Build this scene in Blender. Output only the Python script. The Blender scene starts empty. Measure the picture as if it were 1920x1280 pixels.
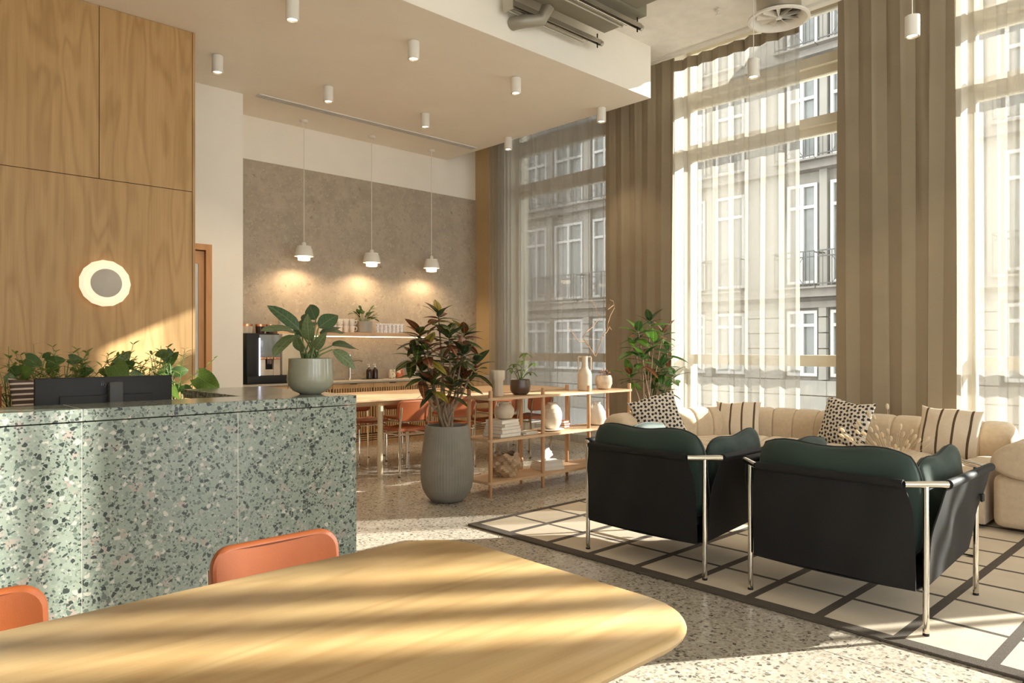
import bpy, bmesh, math, random
from mathutils import Vector, Matrix, Euler
random.seed(11)
scene = bpy.context.scene
col = scene.collection

# ------------------------------------------------------------------ camera
CAM_H = 1.30
FPX = 1357.6
TH = math.atan2(1440.0, FPX)
cam_d = bpy.data.cameras.new('camera')
cam = bpy.data.objects.new('camera', cam_d)
col.objects.link(cam)
cam.location = (0, 0, CAM_H)
cam.rotation_euler = (math.pi / 2, 0, TH - math.pi / 2)
cam_d.sensor_width = 36
cam_d.lens = 36 * FPX / 1920
cam_d.shift_y = 10 / 1920
cam_d.clip_start = 0.05
cam_d.clip_end = 200
scene.camera = cam

# ------------------------------------------------------------------ light
scene.view_settings.view_transform = 'Standard'
scene.view_settings.look = 'None'
scene.view_settings.gamma = 1
scene.view_settings.use_curve_mapping = False
scene.view_settings.exposure = 1.18
scene.cycles.transparent_max_bounces = 48
scene.cycles.use_denoising = True
scene.cycles.diffuse_bounces = 8

SUN_AZ = math.radians(-32.4)
SUN_DIR = Vector((math.cos(SUN_AZ), math.sin(SUN_AZ), 0.402)).normalized()
world = bpy.data.worlds.new('sky')
scene.world = world
world.use_nodes = True
wn = world.node_tree
wn.nodes.clear()
wo = wn.nodes.new('ShaderNodeOutputWorld')
wb = wn.nodes.new('ShaderNodeBackground')
wb.inputs['Color'].default_value = (0.97, 0.98, 1.0, 1)
wb.inputs['Strength'].default_value = 2.6
wn.links.new(wb.outputs[0], wo.inputs[0])
sun_d = bpy.data.lights.new('sun', 'SUN')
sun_d.energy = 10.0
sun_d.color = (1.0, 0.95, 0.86)
sun_d.angle = math.radians(0.6)
sun = bpy.data.objects.new('sun', sun_d)
col.objects.link(sun)
sun.rotation_euler = SUN_DIR.to_track_quat('Z', 'Y').to_euler()
sun.location = (30, -20, 20)

# ------------------------------------------------------------------ photo pixel -> place helpers
VF = Vector((math.cos(TH), math.sin(TH), 0))
VR = Vector((math.sin(TH), -math.cos(TH), 0))
VU = Vector((0, 0, 1))
CAM = Vector((0, 0, CAM_H))
def ray(u, v): return VF + VR * ((u - 960) / FPX) + VU * ((650 - v) / FPX)
def atz(u, v, z=0.0):
    d = ray(u, v); return CAM + d * ((z - CAM_H) / d.z)
def aty(u, v, y):
    d = ray(u, v); return CAM + d * (y / d.y)
def atx(u, v, x):
    d = ray(u, v); return CAM + d * (x / d.x)

# ------------------------------------------------------------------ mesh helper
class MB:
    def __init__(s): s.v = []; s.f = []
    def add(s, vs, fs):
        o = len(s.v)
        s.v += [tuple(p) for p in vs]
        s.f += [tuple(i + o for i in f) for f in fs]
        return s
    def box(s, x0, y0, z0, x1, y1, z1):
        return s.add([(x0,y0,z0),(x1,y0,z0),(x1,y1,z0),(x0,y1,z0),(x0,y0,z1),(x1,y0,z1),(x1,y1,z1),(x0,y1,z1)],
                     [(0,3,2,1),(4,5,6,7),(0,1,5,4),(1,2,6,5),(2,3,7,6),(3,0,4,7)])
    def tube(s, pts, r, n=8, caps=True, closed=False):
        pts = [Vector(p) for p in pts]
        m = len(pts)
        rs = r if isinstance(r, (list, tuple)) else [r] * m
        vs = []; fs = []
        up = None
        for i, p in enumerate(pts):
            if closed: t = pts[(i + 1) % m] - pts[i - 1]
            else: t = pts[min(i + 1, m - 1)] - pts[max(i - 1, 0)]
            t.normalize()
            if up is None:
                up = Vector((0, 0, 1)) if abs(t.z) < 0.9 else Vector((1, 0, 0))
            a = t.cross(up)
            if a.length < 1e-6: a = t.orthogonal()
            a.normalize(); b = a.cross(t); up = b
            for k in range(n):
                an = 2 * math.pi * k / n
                vs.append(p + (a * math.cos(an) + b * math.sin(an)) * rs[i])
        segs = m if closed else m - 1
        for i in range(segs):
            j = (i + 1) % m
            for k in range(n):
                l = (k + 1) % n
                fs.append((i*n+k, i*n+l, j*n+l, j*n+k))
        if caps and not closed:
            fs.append(tuple(range(n - 1, -1, -1)))
            fs.append(tuple((m - 1) * n + k for k in range(n)))
        return s.add(vs, fs)
    def cyl(s, p0, p1, r, r1=None, n=14): return s.tube([p0, p1], [r, r if r1 is None else r1], n)
    def lathe(s, prof, n=24, c=(0, 0, 0), cap=True, fn=None):
        vs = []; fs = []
        for i, (r, z) in enumerate(prof):
            for k in range(n):
                a = 2 * math.pi * k / n
                rr = r * (fn(a, z) if fn else 1)
                vs.append((c[0] + rr * math.cos(a), c[1] + rr * math.sin(a), c[2] + z))
        for i in range(len(prof) - 1):
            for k in range(n):
                l = (k + 1) % n
                fs.append((i*n+k, i*n+l, (i+1)*n+l, (i+1)*n+k))
        if cap:
            fs.append(tuple(range(n - 1, -1, -1)))
            m = len(prof) - 1
            fs.append(tuple(m * n + k for k in range(n)))
        return s.add(vs, fs)
    def grid(s, fn, nu, nv, cu=False, flip=False):
        vs = [fn(i / (nu if cu else nu - 1), j / (nv - 1)) for j in range(nv) for i in range(nu)]
        fs = []
        for j in range(nv - 1):
            for i in range(nu if cu else nu - 1):
                k = (i + 1) % nu
                q = (j*nu+i, j*nu+k, (j+1)*nu+k, (j+1)*nu+i)
                fs.append(q[::-1] if flip else q)
        return s.add(vs, fs)
    def ball(s, c, rx, ry=None, rz=None, n=12, m=8):
        ry = rx if ry is None else ry; rz = rx if rz is None else rz
        pr = [(max(math.sin(math.pi * i / m), 1e-3), -math.cos(math.pi * i / m)) for i in range(m + 1)]
        o = len(s.v)
        s.lathe(pr, n)
        for i in range(o, len(s.v)):
            x, y, z = s.v[i]
            s.v[i] = (c[0] + x * rx, c[1] + y * ry, c[2] + z * rz)
        return s
    def prism(s, poly, z0, z1):
        n = len(poly)
        vs = [(x, y, z0) for x, y in poly] + [(x, y, z1) for x, y in poly]
        fs = [tuple(range(n - 1, -1, -1)), tuple(range(n, 2 * n))]
        fs += [(i, (i + 1) % n, n + (i + 1) % n, n + i) for i in range(n)]
        return s.add(vs, fs)
    def xf(s, M):
        s.v = [tuple(M @ Vector(p)) for p in s.v]; return s
    def mesh(s, name, mat=None, smooth=35, bevel=0, seg=2, thick=0, merge=0):
        me = bpy.data.meshes.new(name)
        me.from_pydata(s.v, [], s.f)
        if bevel or thick or merge:
            bm = bmesh.new(); bm.from_mesh(me)
            if merge: bmesh.ops.remove_doubles(bm, verts=bm.verts, dist=merge)
            if bevel:
                es = [e for e in bm.edges if len(e.link_faces) == 2 and e.calc_face_angle(0) > 0.6]
                bmesh.ops.bevel(bm, geom=es, offset=bevel, segments=seg, affect='EDGES', profile=0.5, clamp_overlap=True)
            if thick:
                bmesh.ops.recalc_face_normals(bm, faces=bm.faces)
                bmesh.ops.solidify(bm, geom=list(bm.faces), thickness=thick)
            bm.to_mesh(me); bm.free()
        me.validate()
        if smooth is not None:
            me.shade_smooth()
            me.set_sharp_from_angle(angle=math.radians(smooth))
        if mat: me.materials.append(mat)
        return me
    def build(s, name, mat, parent=None, loc=None, rot=None, **kw):
        return put(s.mesh(name, mat, **kw), name, parent, loc, rot)

def put(me, name, parent=None, loc=None, rot=None):
    o = bpy.data.objects.new(name, me)
    col.objects.link(o)
    if parent: o.parent = parent
    if loc is not None: o.location = loc
    if rot is not None: o.rotation_euler = rot
    return o
def thing(name, label, cat, loc=(0, 0, 0), rz=0.0, group=None):
    o = bpy.data.objects.new(name, None)
    o.empty_display_size = 0.1
    col.objects.link(o)
    o.location = loc; o.rotation_euler = (0, 0, rz)
    return tag(o, label, cat, group)
def tag(o, label, cat, group=None):
    o['label'] = label; o['category'] = cat
    if group: o['group'] = group
    return o
def struct(o, label=None):
    o['kind'] = 'structure'
    if label: o['label'] = label
    return o
def copy_tree(o, parent=None, label=None, loc=None, rz=None):
    c = o.copy(); col.objects.link(c)
    if parent: c.parent = parent
    if label: c['label'] = label
    if loc is not None: c.location = loc
    if rz is not None: c.rotation_euler = (0, 0, rz)
    for ch in list(o.children): copy_tree(ch, c)
    return c
def rrect(x0, y0, x1, y1, r, n=8):
    P = []
    for cx, cy, a0 in ((x1 - r, y1 - r, 0), (x0 + r, y1 - r, 90), (x0 + r, y0 + r, 180), (x1 - r, y0 + r, 270)):
        for k in range(n + 1):
            a = math.radians(a0 + 90 * k / n)
            P.append((cx + r * math.cos(a), cy + r * math.sin(a)))
    return P
def pillow_pt(u, v, w, h, pinch, wr, ph, corner):
    x = w / 2 * u * (1 - pinch * (1 - v * v)) * (1 - corner * v ** 4); z = h / 2 * v * (1 - pinch * (1 - u * u)) * (1 - corner * u ** 4)
    return x, z + wr * math.sin(4 * u + ph[3]) * (1 if v > 0 else 0.3) * v * v
def pillow(w, h, t, nu=17, nv=17, pinch=0.07, wr=0.0, seed=0, puff=0.42, corner=0.0):
    """cushion in the local XZ plane, thickness along Y, centre at origin"""
    rnd = random.Random(seed)
    ph = [rnd.uniform(0, 6.28) for _ in range(6)]
    m = MB()
    def f(sgn):
        def g(a, b):
            u = -math.cos(a * math.pi); v = -math.cos(b * math.pi)
            x, z = pillow_pt(u, v, w, h, pinch, wr, ph, corner)
            e = max((1 - u ** 2) * (1 - v ** 2), 0) ** puff
            y = t / 2 * e
            y += wr * e * (math.sin(5 * u + ph[0]) * math.sin(4 * v + ph[1]) + 0.6 * math.sin(9 * u + 6 * v + ph[2]))
            return (x, sgn * y, z)
        return g
    m.grid(f(-1), nu, nv); m.grid(f(1), nu, nv, flip=True)
    return m
def pillow_rim(w, h, pinch=0.07, wr=0.0, seed=0, n=14, corner=0.0):
    rnd = random.Random(seed); ph = [rnd.uniform(0, 6.28) for _ in range(6)]
    P = []
    def pt(u, v):
        x, z = pillow_pt(u, v, w, h, pinch, wr, ph, corner)
        P.append((x, 0, z))
    for k in range(n): pt(-1 + 2 * k / n, -1)
    for k in range(n): pt(1, -1 + 2 * k / n)
    for k in range(n): pt(1 - 2 * k / n, 1)
    for k in range(n): pt(-1, 1 - 2 * k / n)
    return P

# ------------------------------------------------------------------ materials
def nn(nt, t, ins=None, **pr):
    n = nt.nodes.new(t)
    for k, v in pr.items(): setattr(n, k, v)
    for k, v in (ins or {}).items():
        s = n.inputs[k]
        if isinstance(v, bpy.types.NodeSocket): nt.links.new(v, s)
        else: s.default_value = v
    return n
def c4(c): return (c[0], c[1], c[2], 1)
def math_(nt, op, a, b=0.0, c=0.0):
    return nn(nt, 'ShaderNodeMath', {0: a, 1: b, 2: c}, operation=op).outputs[0]
def mixc(nt, fac, a, b):
    n = nn(nt, 'ShaderNodeMix', {}, data_type='RGBA')
    for k, v in ((0, fac), (6, a), (7, b)):
        if isinstance(v, bpy.types.NodeSocket): nt.links.new(v, n.inputs[k])
        else: n.inputs[k].default_value = v if k == 0 else c4(v)
    return n.outputs[2]
def ramp(nt, fac, stops):
    n = nt.nodes.new('ShaderNodeValToRGB')
    nt.links.new(fac, n.inputs[0])
    e = n.color_ramp.elements
    while len(e) < len(stops): e.new(0.5)
    for i, (p, c) in enumerate(stops):
        e[i].position = p
        e[i].color = c4(c) if not isinstance(c, float) else (c, c, c, 1)
    return n.outputs[0]
def base(name):
    m = bpy.data.materials.new(name); m.use_nodes = True
    nt = m.node_tree; nt.nodes.clear()
    out = nn(nt, 'ShaderNodeOutputMaterial')
    b = nn(nt, 'ShaderNodeBsdfPrincipled')
    nt.links.new(b.outputs[0], out.inputs[0])
    return m, nt, b, out
def setp(nt, b, k, v):
    if isinstance(v, bpy.types.NodeSocket): nt.links.new(v, b.inputs[k])
    else: b.inputs[k].default_value = v
def coords(nt, space, scale=(1, 1, 1), loc=(0, 0, 0), rot=(0, 0, 0)):
    if space == 'world': s = nn(nt, 'ShaderNodeNewGeometry').outputs['Position']
    else: s = nn(nt, 'ShaderNodeTexCoord').outputs['Object']
    return nn(nt, 'ShaderNodeMapping', {'Vector': s, 'Scale': scale, 'Location': loc, 'Rotation': rot}).outputs[0]
def noise(nt, vec, scale, detail=3, rough=0.55, dist=0.0):
    return nn(nt, 'ShaderNodeTexNoise', {'Vector': vec, 'Scale': scale, 'Detail': detail, 'Roughness': rough, 'Distortion': dist}).outputs
def bump(nt, b, h, strength=0.2, dist=0.01):
    n = nn(nt, 'ShaderNodeBump', {'Height': h, 'Strength': strength, 'Distance': dist})
    nt.links.new(n.outputs[0], b.inputs['Normal'])
def plain(name, c, rough=0.6, metal=0.0, var=0.06, nscale=6.0, bmp=0.0, bscale=200, spec=0.5, sheen=0.0, coat=0.0):
    m, nt, b, o = base(name)
    v = coords(nt, 'object')
    n = noise(nt, v, nscale)[0]
    c2 = tuple(max(0, min(1, x * (1 - var))) for x in c); c3 = tuple(max(0, min(1, x * (1 + var))) for x in c)
    setp(nt, b, 'Base Color', ramp(nt, n, [(0.3, c2), (0.7, c3)]))
    setp(nt, b, 'Roughness', rough); setp(nt, b, 'Metallic', metal)
    setp(nt, b, 'Specular IOR Level', spec)
    if sheen: setp(nt, b, 'Sheen Weight', sheen)
    if coat: setp(nt, b, 'Coat Weight', coat)
    if bmp: bump(nt, b, noise(nt, v, bscale, 2)[0], bmp, 0.004)
    return m
def wood(name, dark, light, grain='z', space='world', rings=52, gscale=1.0, rough=0.45, ringmix=0.5, spec=0.4, planks=None):
    m, nt, b, o = base(name)
    sc = {'z': (1, 1, 0.16), 'x': (0.16, 1, 1), 'y': (1, 0.16, 1)}[grain]
    fs = {'z': (1, 1, 0.022), 'x': (0.022, 1, 1), 'y': (1, 0.022, 1)}[grain]
    v = coords(nt, space, tuple(k * gscale for k in sc))
    vf = coords(nt, space, tuple(k * gscale for k in fs))
    n1 = noise(nt, v, 4.2, 2.0, 0.45, 0.3)[0]
    ring = math_(nt, 'MULTIPLY_ADD', math_(nt, 'SINE', math_(nt, 'MULTIPLY', n1, float(rings))), 0.5, 0.5)
    ring = math_(nt, 'POWER', ring, 2.2)
    fine = noise(nt, vf, 150, 3, 0.6)[0]
    med = noise(nt, vf, 28, 2, 0.5)[0]
    f = math_(nt, 'ADD', math_(nt, 'MULTIPLY', ring, ringmix), math_(nt, 'ADD', math_(nt, 'MULTIPLY', fine, 0.42), math_(nt, 'MULTIPLY', med, 0.5)))
    colr = ramp(nt, f, [(0.32, light), (0.95, dark)])
    if planks:
        ax, w = planks
        pv = nn(nt, 'ShaderNodeSeparateXYZ', {0: coords(nt, space)}).outputs[ax]
        cell = math_(nt, 'FLOOR', math_(nt, 'DIVIDE', pv, w))
        wn_ = nn(nt, 'ShaderNodeTexWhiteNoise', {'W': cell}, noise_dimensions='1D').outputs[0]
        colr = nn(nt, 'ShaderNodeHueSaturation', {'Value': math_(nt, 'MULTIPLY_ADD', wn_, 0.22, 0.89), 'Color': colr}).outputs[0]
    setp(nt, b, 'Base Color', colr)
    setp(nt, b, 'Roughness', rough); setp(nt, b, 'Specular IOR Level', spec)
    bump(nt, b, fine, 0.12, 0.002)
    return m
def terrazzo(name, basec, layers, rough=0.25, spec=0.5, space='world', mottle=0.08, stretch=(1, 1, 1)):
    """layers: (scale, share of cells that are chips, inset, [chip colours])"""
    m, nt, b, o = base(name)
    v0 = coords(nt, space, stretch)
    wob = noise(nt, v0, 9, 2)[1]
    n = noise(nt, v0, 5, 3)[0]
    c = ramp(nt, n, [(0.3, tuple(x * (1 - mottle) for x in basec)), (0.7, tuple(min(1, x * (1 + mottle)) for x in basec))])
    for i, (sc, share, inset, cols) in enumerate(layers):
        w2 = noise(nt, v0, sc * 1.3, 1)[1]
        off = nn(nt, 'ShaderNodeVectorMath', {0: w2, 'Scale': 0.55 / sc}, operation='SCALE').outputs[0]
        vv = nn(nt, 'ShaderNodeVectorMath', {0: v0, 1: off}, operation='ADD').outputs[0]
        vv = nn(nt, 'ShaderNodeMapping', {'Vector': vv, 'Location': (3.1 * i, 1.7 * i, 0.3 * i), 'Rotation': (0.5 * i, 0.7 * i + 0.3, 0.4 * i)}).outputs[0]
        vo = nn(nt, 'ShaderNodeTexVoronoi', {'Vector': vv, 'Scale': sc, 'Randomness': 1.0})
        ve = nn(nt, 'ShaderNodeTexVoronoi', {'Vector': vv, 'Scale': sc, 'Randomness': 1.0}, feature='DISTANCE_TO_EDGE')
        sep = nn(nt, 'ShaderNodeSeparateColor', {0: vo.outputs['Color']}).outputs
        chip = math_(nt, 'MULTIPLY', math_(nt, 'LESS_THAN', sep[0], share), math_(nt, 'GREATER_THAN', ve.outputs[0], inset))
        k = len(cols)
        stops = [(j / k, cc) for j, cc in enumerate(cols)]
        rn = nt.nodes.new('ShaderNodeValToRGB'); rn.color_ramp.interpolation = 'CONSTANT'
        nt.links.new(sep[1], rn.inputs[0])
        e = rn.color_ramp.elements
        while len(e) < k: e.new(0.5)
        for j, (p, cc) in enumerate(stops): e[j].position = p; e[j].color = c4(cc)
        c = mixc(nt, chip, c, rn.outputs[0]) if True else c
    setp(nt, b, 'Base Color', c)
    setp(nt, b, 'Roughness', rough); setp(nt, b, 'Specular IOR Level', spec)
    return m
def sheer_mat(name, c, clear):
    m, nt, b, o = base(name); nt.nodes.remove(b)
    weave = noise(nt, coords(nt, 'object', (1, 60, 3)), 5, 2)[0]
    cc = ramp(nt, weave, [(0.3, tuple(x * 0.93 for x in c)), (0.7, c)])
    d = nn(nt, 'ShaderNodeBsdfDiffuse', {'Color': cc}); t = nn(nt, 'ShaderNodeBsdfTranslucent', {'Color': cc})
    mx = nn(nt, 'ShaderNodeMixShader', {0: 0.55, 1: d.outputs[0], 2: t.outputs[0]})
    tr = nn(nt, 'ShaderNodeBsdfTransparent', {'Color': (1, 1, 1, 1)})
    fin = nn(nt, 'ShaderNodeMixShader', {0: clear, 1: mx.outputs[0], 2: tr.outputs[0]})
    nt.links.new(fin.outputs[0], o.inputs[0])
    return m
def glass_mat(name, tint=(0.96, 0.98, 0.97), refl=0.06, frost=0.0):
    m, nt, b, o = base(name); nt.nodes.remove(b)
    tr = nn(nt, 'ShaderNodeBsdfTransparent', {'Color': c4(tint)})
    g = nn(nt, 'ShaderNodeBsdfGlossy', {'Color': (1, 1, 1, 1), 'Roughness': 0.02})
    fr = nn(nt, 'ShaderNodeFresnel', {'IOR': 1.45})
    f = math_(nt, 'MULTIPLY_ADD', fr.outputs[0], 0.8, refl * 0.2)
    mx = nn(nt, 'ShaderNodeMixShader', {0: f, 1: tr.outputs[0], 2: g.outputs[0]})
    nt.links.new(mx.outputs[0], o.inputs[0])
    return m
def leaf_mat(name, c, vein=None, vary=0.25, trans=0.3, rough=0.38, spots=None):
    m, nt, b, o = base(name)
    v = coords(nt, 'object')
    n = noise(nt, v, 14, 2)[0]
    cc = ramp(nt, n, [(0.3, tuple(x * (1 - vary) for x in c)), (0.7, tuple(min(1, x * (1 + vary)) for x in c))])
    if spots:
        vo = nn(nt, 'ShaderNodeTexNoise', {'Vector': v, 'Scale': 45.0, 'Detail': 1.0}).outputs[0]
        cc = mixc(nt, math_(nt, 'GREATER_THAN', vo, 0.54), cc, spots)
    if vein:
        sx = nn(nt, 'ShaderNodeSeparateXYZ', {0: v}).outputs
        ax = math_(nt, 'ABSOLUTE', sx[0])
        mid = math_(nt, 'LESS_THAN', ax, 0.02)
        side = math_(nt, 'LESS_THAN', math_(nt, 'PINGPONG', math_(nt, 'SUBTRACT', sx[1], math_(nt, 'MULTIPLY', ax, 0.7)), 0.07), 0.010)
        cc = mixc(nt, math_(nt, 'MAXIMUM', mid, math_(nt, 'MULTIPLY', side, 0.6)), cc, vein)
    setp(nt, b, 'Base Color', cc); setp(nt, b, 'Roughness', rough)
    t = nn(nt, 'ShaderNodeBsdfTranslucent', {'Color': cc})
    mx = nn(nt, 'ShaderNodeMixShader', {0: trans, 1: b.outputs[0], 2: t.outputs[0]})
    nt.links.new(mx.outputs[0], o.inputs[0])
    return m
def glow(name, c, s):
    m, nt, b, o = base(name)
    setp(nt, b, 'Base Color', c4(c)); setp(nt, b, 'Emission Color', c4(c)); setp(nt, b, 'Emission Strength', s)
    return m

W = {}
W['paint'] = plain('warm_white_paint', (0.86, 0.81, 0.72), 0.75, var=0.02, nscale=2, bmp=0.05, bscale=90)
W['rawceil'] = plain('rough_plaster', (0.80, 0.77, 0.71), 0.85, var=0.05, nscale=7, bmp=0.6, bscale=22)
W['oak'] = wood('oak_veneer', (0.34, 0.185, 0.065), (0.52, 0.325, 0.14), 'z', rings=46, ringmix=0.26, rough=0.5)
W['tabletop'] = wood('oak_tabletop', (0.42, 0.25, 0.10), (0.57, 0.395, 0.19), 'x', rings=60, ringmix=0.25, rough=0.33, planks=(1, 0.13))
W['pine'] = wood('pale_oak', (0.46, 0.28, 0.15), (0.62, 0.425, 0.265), 'x', rings=40, ringmix=0.25)
W['post'] = wood('oak_post', (0.40, 0.205, 0.095), (0.54, 0.31, 0.16), 'z', rings=40, ringmix=0.25)
W['cabinet'] = wood('oak_cabinet', (0.45, 0.26, 0.11), (0.62, 0.39, 0.19), 'z', rings=40, ringmix=0.25)
W['doorwood'] = wood('oak_door', (0.50, 0.23, 0.085), (0.64, 0.34, 0.14), 'z', rings=40, ringmix=0.25)
W['concrete'] = terrazzo('stone_cladding', (0.40, 0.335, 0.255), [(24, 0.22, 0.05, [(0.42, 0.355, 0.275), (0.375, 0.31, 0.235), (0.43, 0.37, 0.29)]), (70, 0.10, 0.07, [(0.47, 0.41, 0.33), (0.33, 0.27, 0.20)]), (20, 0.025, 0.20, [(0.29, 0.23, 0.17), (0.33, 0.26, 0.2)])], rough=0.5, mottle=0.12)
W['terr_green'] = terrazzo('green_terrazzo', (0.235, 0.268, 0.222), [
    (30, 0.30, 0.06, [(0.28, 0.275, 0.24), (0.21, 0.24, 0.20), (0.31, 0.262, 0.228), (0.23, 0.25, 0.215)]),
    (120, 0.42, 0.06, [(0.08, 0.10, 0.085), (0.17, 0.20, 0.165), (0.045, 0.06, 0.05), (0.21, 0.24, 0.20), (0.33, 0.33, 0.29)]),
    (62, 0.36, 0.09, [(0.035, 0.045, 0.038), (0.14, 0.17, 0.145), (0.025, 0.033, 0.03), (0.20, 0.235, 0.20), (0.10, 0.12, 0.10), (0.44, 0.41, 0.36)]),
], rough=0.16, spec=0.5)
W['terr_floor'] = terrazzo('floor_terrazzo', (0.46, 0.41, 0.34), [
    (85, 0.40, 0.04, [(0.36, 0.31, 0.25), (0.54, 0.49, 0.42), (0.30, 0.26, 0.21)]),
    (55, 0.26, 0.10, [(0.12, 0.10, 0.085), (0.26, 0.22, 0.18), (0.56, 0.52, 0.45), (0.16, 0.15, 0.12)]),
], rough=0.22, spec=0.5)
W['grout'] = plain('pale_grout', (0.62, 0.57, 0.49), 0.8)
W['white'] = plain('white_metal', (0.78, 0.75, 0.69), 0.45, var=0.02)
W['frame'] = plain('cream_window_frame', (0.66, 0.60, 0.48), 0.5, var=0.03)
W['drape'] = plain('taupe_drape', (0.262, 0.208, 0.136), 0.9, var=0.06, nscale=3, bmp=0.15, bscale=300, sheen=0.2)
W['sheer'] = sheer_mat('sheer_voile', (0.46, 0.43, 0.385), 0.46)
W['glass'] = glass_mat('clear_glass')
W['frost'] = plain('frosted_glass', (0.62, 0.62, 0.57), 0.35, var=0.08, nscale=3)
W['leather'] = plain('tan_orange_leather', (0.30, 0.072, 0.016), 0.45, var=0.08, nscale=5, bmp=0.08, bscale=400)
W['chrome'] = plain('polished_chrome', (0.74, 0.70, 0.63), 0.10, 1.0, var=0.01)
W['steel'] = plain('galvanised_steel', (0.50, 0.47, 0.40), 0.32, 0.9, var=0.10, nscale=4)
W['dark'] = plain('dark_board', (0.08, 0.062, 0.045), 0.7)
W['black'] = plain('black_plastic', (0.014, 0.013, 0.012), 0.5, spec=0.3)
W['soot'] = plain('dull_black_metal', (0.035, 0.033, 0.03), 0.5)
W['canvas'] = plain('black_canvas', (0.009, 0.009, 0.010), 0.62, var=0.1, bmp=0.1, bscale=500, spec=0.35)
W['green'] = plain('dark_green_canvas', (0.022, 0.043, 0.034), 0.7, var=0.08, nscale=4, bmp=0.12, bscale=400, sheen=0.1)
W['boucle'] = plain('beige_boucle', (0.54, 0.43, 0.30), 0.95, var=0.07, nscale=30, bmp=0.55, bscale=160, sheen=0.3)
W['pot_grey'] = plain('grey_fibreclay', (0.225, 0.205, 0.175), 0.8, var=0.1, nscale=9, bmp=0.1, bscale=120)
W['celadon'] = plain('celadon_glaze', (0.30, 0.29, 0.215), 0.22, var=0.12, nscale=5, coat=0.4)
W['soil'] = plain('potting_soil', (0.035, 0.024, 0.016), 0.95, var=0.4, nscale=60, bmp=0.6, bscale=90)
W['bark'] = plain('grey_brown_bark', (0.235, 0.165, 0.105), 0.85, var=0.25, nscale=40, bmp=0.4, bscale=70)
W['cream_cer'] = plain('cream_ceramic', (0.58, 0.48, 0.36), 0.55, var=0.05)
W['white_cer'] = plain('white_ceramic', (0.82, 0.78, 0.71), 0.35, var=0.03)
W['brown_cer'] = plain('brown_glaze', (0.09, 0.052, 0.032), 0.3, var=0.2)
W['paper'] = plain('page_block', (0.74, 0.68, 0.58), 0.85, var=0.05, nscale=50)
W['craft'] = plain('crumpled_paper', (0.40, 0.27, 0.16), 0.55, var=0.15, nscale=8)
W['counter'] = plain('grey_stone_worktop', (0.42, 0.37, 0.30), 0.4, var=0.08, nscale=30)
W['amber'] = plain('brown_bottle_glass', (0.035, 0.014, 0.008), 0.12, var=0.05)
W['copper'] = plain('copper_lid', (0.62, 0.30, 0.16), 0.25, 0.9, var=0.03)
W['pipe'] = plain('dark_piping', (0.012, 0.014, 0.012), 0.7)
W['facade'] = plain('pale_limestone', (0.205, 0.19, 0.162), 0.85, var=0.06, nscale=1.5)
W['facade2'] = plain('grey_limestone', (0.155, 0.14, 0.12), 0.85, var=0.08, nscale=1.5)
W['sash'] = plain('white_sash', (0.36, 0.35, 0.33), 0.5, var=0.02)
W['farglass'] = plain('far_window_glass', (0.13, 0.135, 0.125), 0.2, var=0.15, nscale=2)
W['iron'] = plain('wrought_iron', (0.05, 0.047, 0.043), 0.6)
W['asphalt'] = plain('street_paving', (0.26, 0.25, 0.235), 0.9, var=0.08)
W['inner'] = plain('inner_wall_paint', (0.76, 0.70, 0.60), 0.8, var=0.02)

# ================================================================== THE SETTING
XW, XG = 7.45, 7.75            # pier face, glass plane
ZR, ZC = 4.73, 4.14            # raw ceiling, lowered ceiling
YB, YP, YO = 8.70, 7.99, 6.738 # back wall, pier wall, oak wall
XSO, YSO = 6.83, 4.934         # free corner of the lowered ceiling
floor = struct(MB().box(-2.5, -8, -0.2, 7.85, 8.7, -0.012).build('floor', W['grout'], smooth=None), 'terrazzo tile floor on pale grout')
xs = [-2.5] + [3.1 + 1.2 * k for k in range(-4, 4)] + [7.45]
ys = [-8.0] + [1.283 + 0.6 * k for k in range(-15, 13)] + [8.7]
tile_me = {}
for i in range(len(xs) - 1):
    for j in range(len(ys) - 1):
        w, d = xs[i+1] - xs[i] - 0.005, ys[j+1] - ys[j] - 0.005
        if w < 0.03 or d < 0.03: continue
        key = (round(w, 3), round(d, 3))
        if key not in tile_me:
            tile_me[key] = MB().box(-w/2, -d/2, -0.012, w/2, d/2, 0).mesh('tile', W['terr_floor'], smooth=None)
        put(tile_me[key], 'tile', floor, ((xs[i] + xs[i+1]) / 2, (ys[j] + ys[j+1]) / 2, 0))

struct(MB().box(-2.5, -8, ZR, 7.30, 8.7, 4.95).build('ceiling', W['rawceil'], smooth=None), 'rough white plaster ceiling')
struct(MB().box(-2.5, YSO, ZC, XSO, 8.7, ZR).build('ceiling_lower', W['paint'], smooth=None), 'smooth lowered ceiling over the kitchen side')
struct(MB().box(7.20, -8, 5.12, 7.95, 8.9, 5.3).box(7.20, -8, 4.95, 7.30, 8.9, 5.12).build('trim_1', W['paint'], smooth=None), 'curtain pocket above the windows')

wb_ = struct(MB().box(3.2, YB, -0.2, 7.62, 8.9, 5.0).build('wall_back', W['paint'], smooth=None), 'white back wall of the kitchen niche')
cl = MB().box(3.38, 8.682, 0.862, 7.415, YB, 3.602).build('stone_cladding', W['concrete'], wb_, smooth=None)
cl['label'] = 'beige stone cladding with speckled aggregate'
struct(MB().box(7.41, 8.22, 0, 7.62, 8.7, 5.0).build('trim_2', plain('tan_panel', (0.50, 0.37, 0.20), 0.6, var=0.03), smooth=None), 'tan end panel beside the kitchen worktop')
struct(MB().box(3.03, YP, -0.2, 3.38, 8.9, ZC).box(-2.5, YP, -0.2, 2.10, 8.9, ZC).box(2.10, YP, 2.41, 3.03, 8.9, ZC)
       .box(2.10, 8.3, -0.2, 3.03, 8.9, 2.41).build('wall_pier', W['paint'], smooth=None), 'white wall with the oak door')
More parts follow.
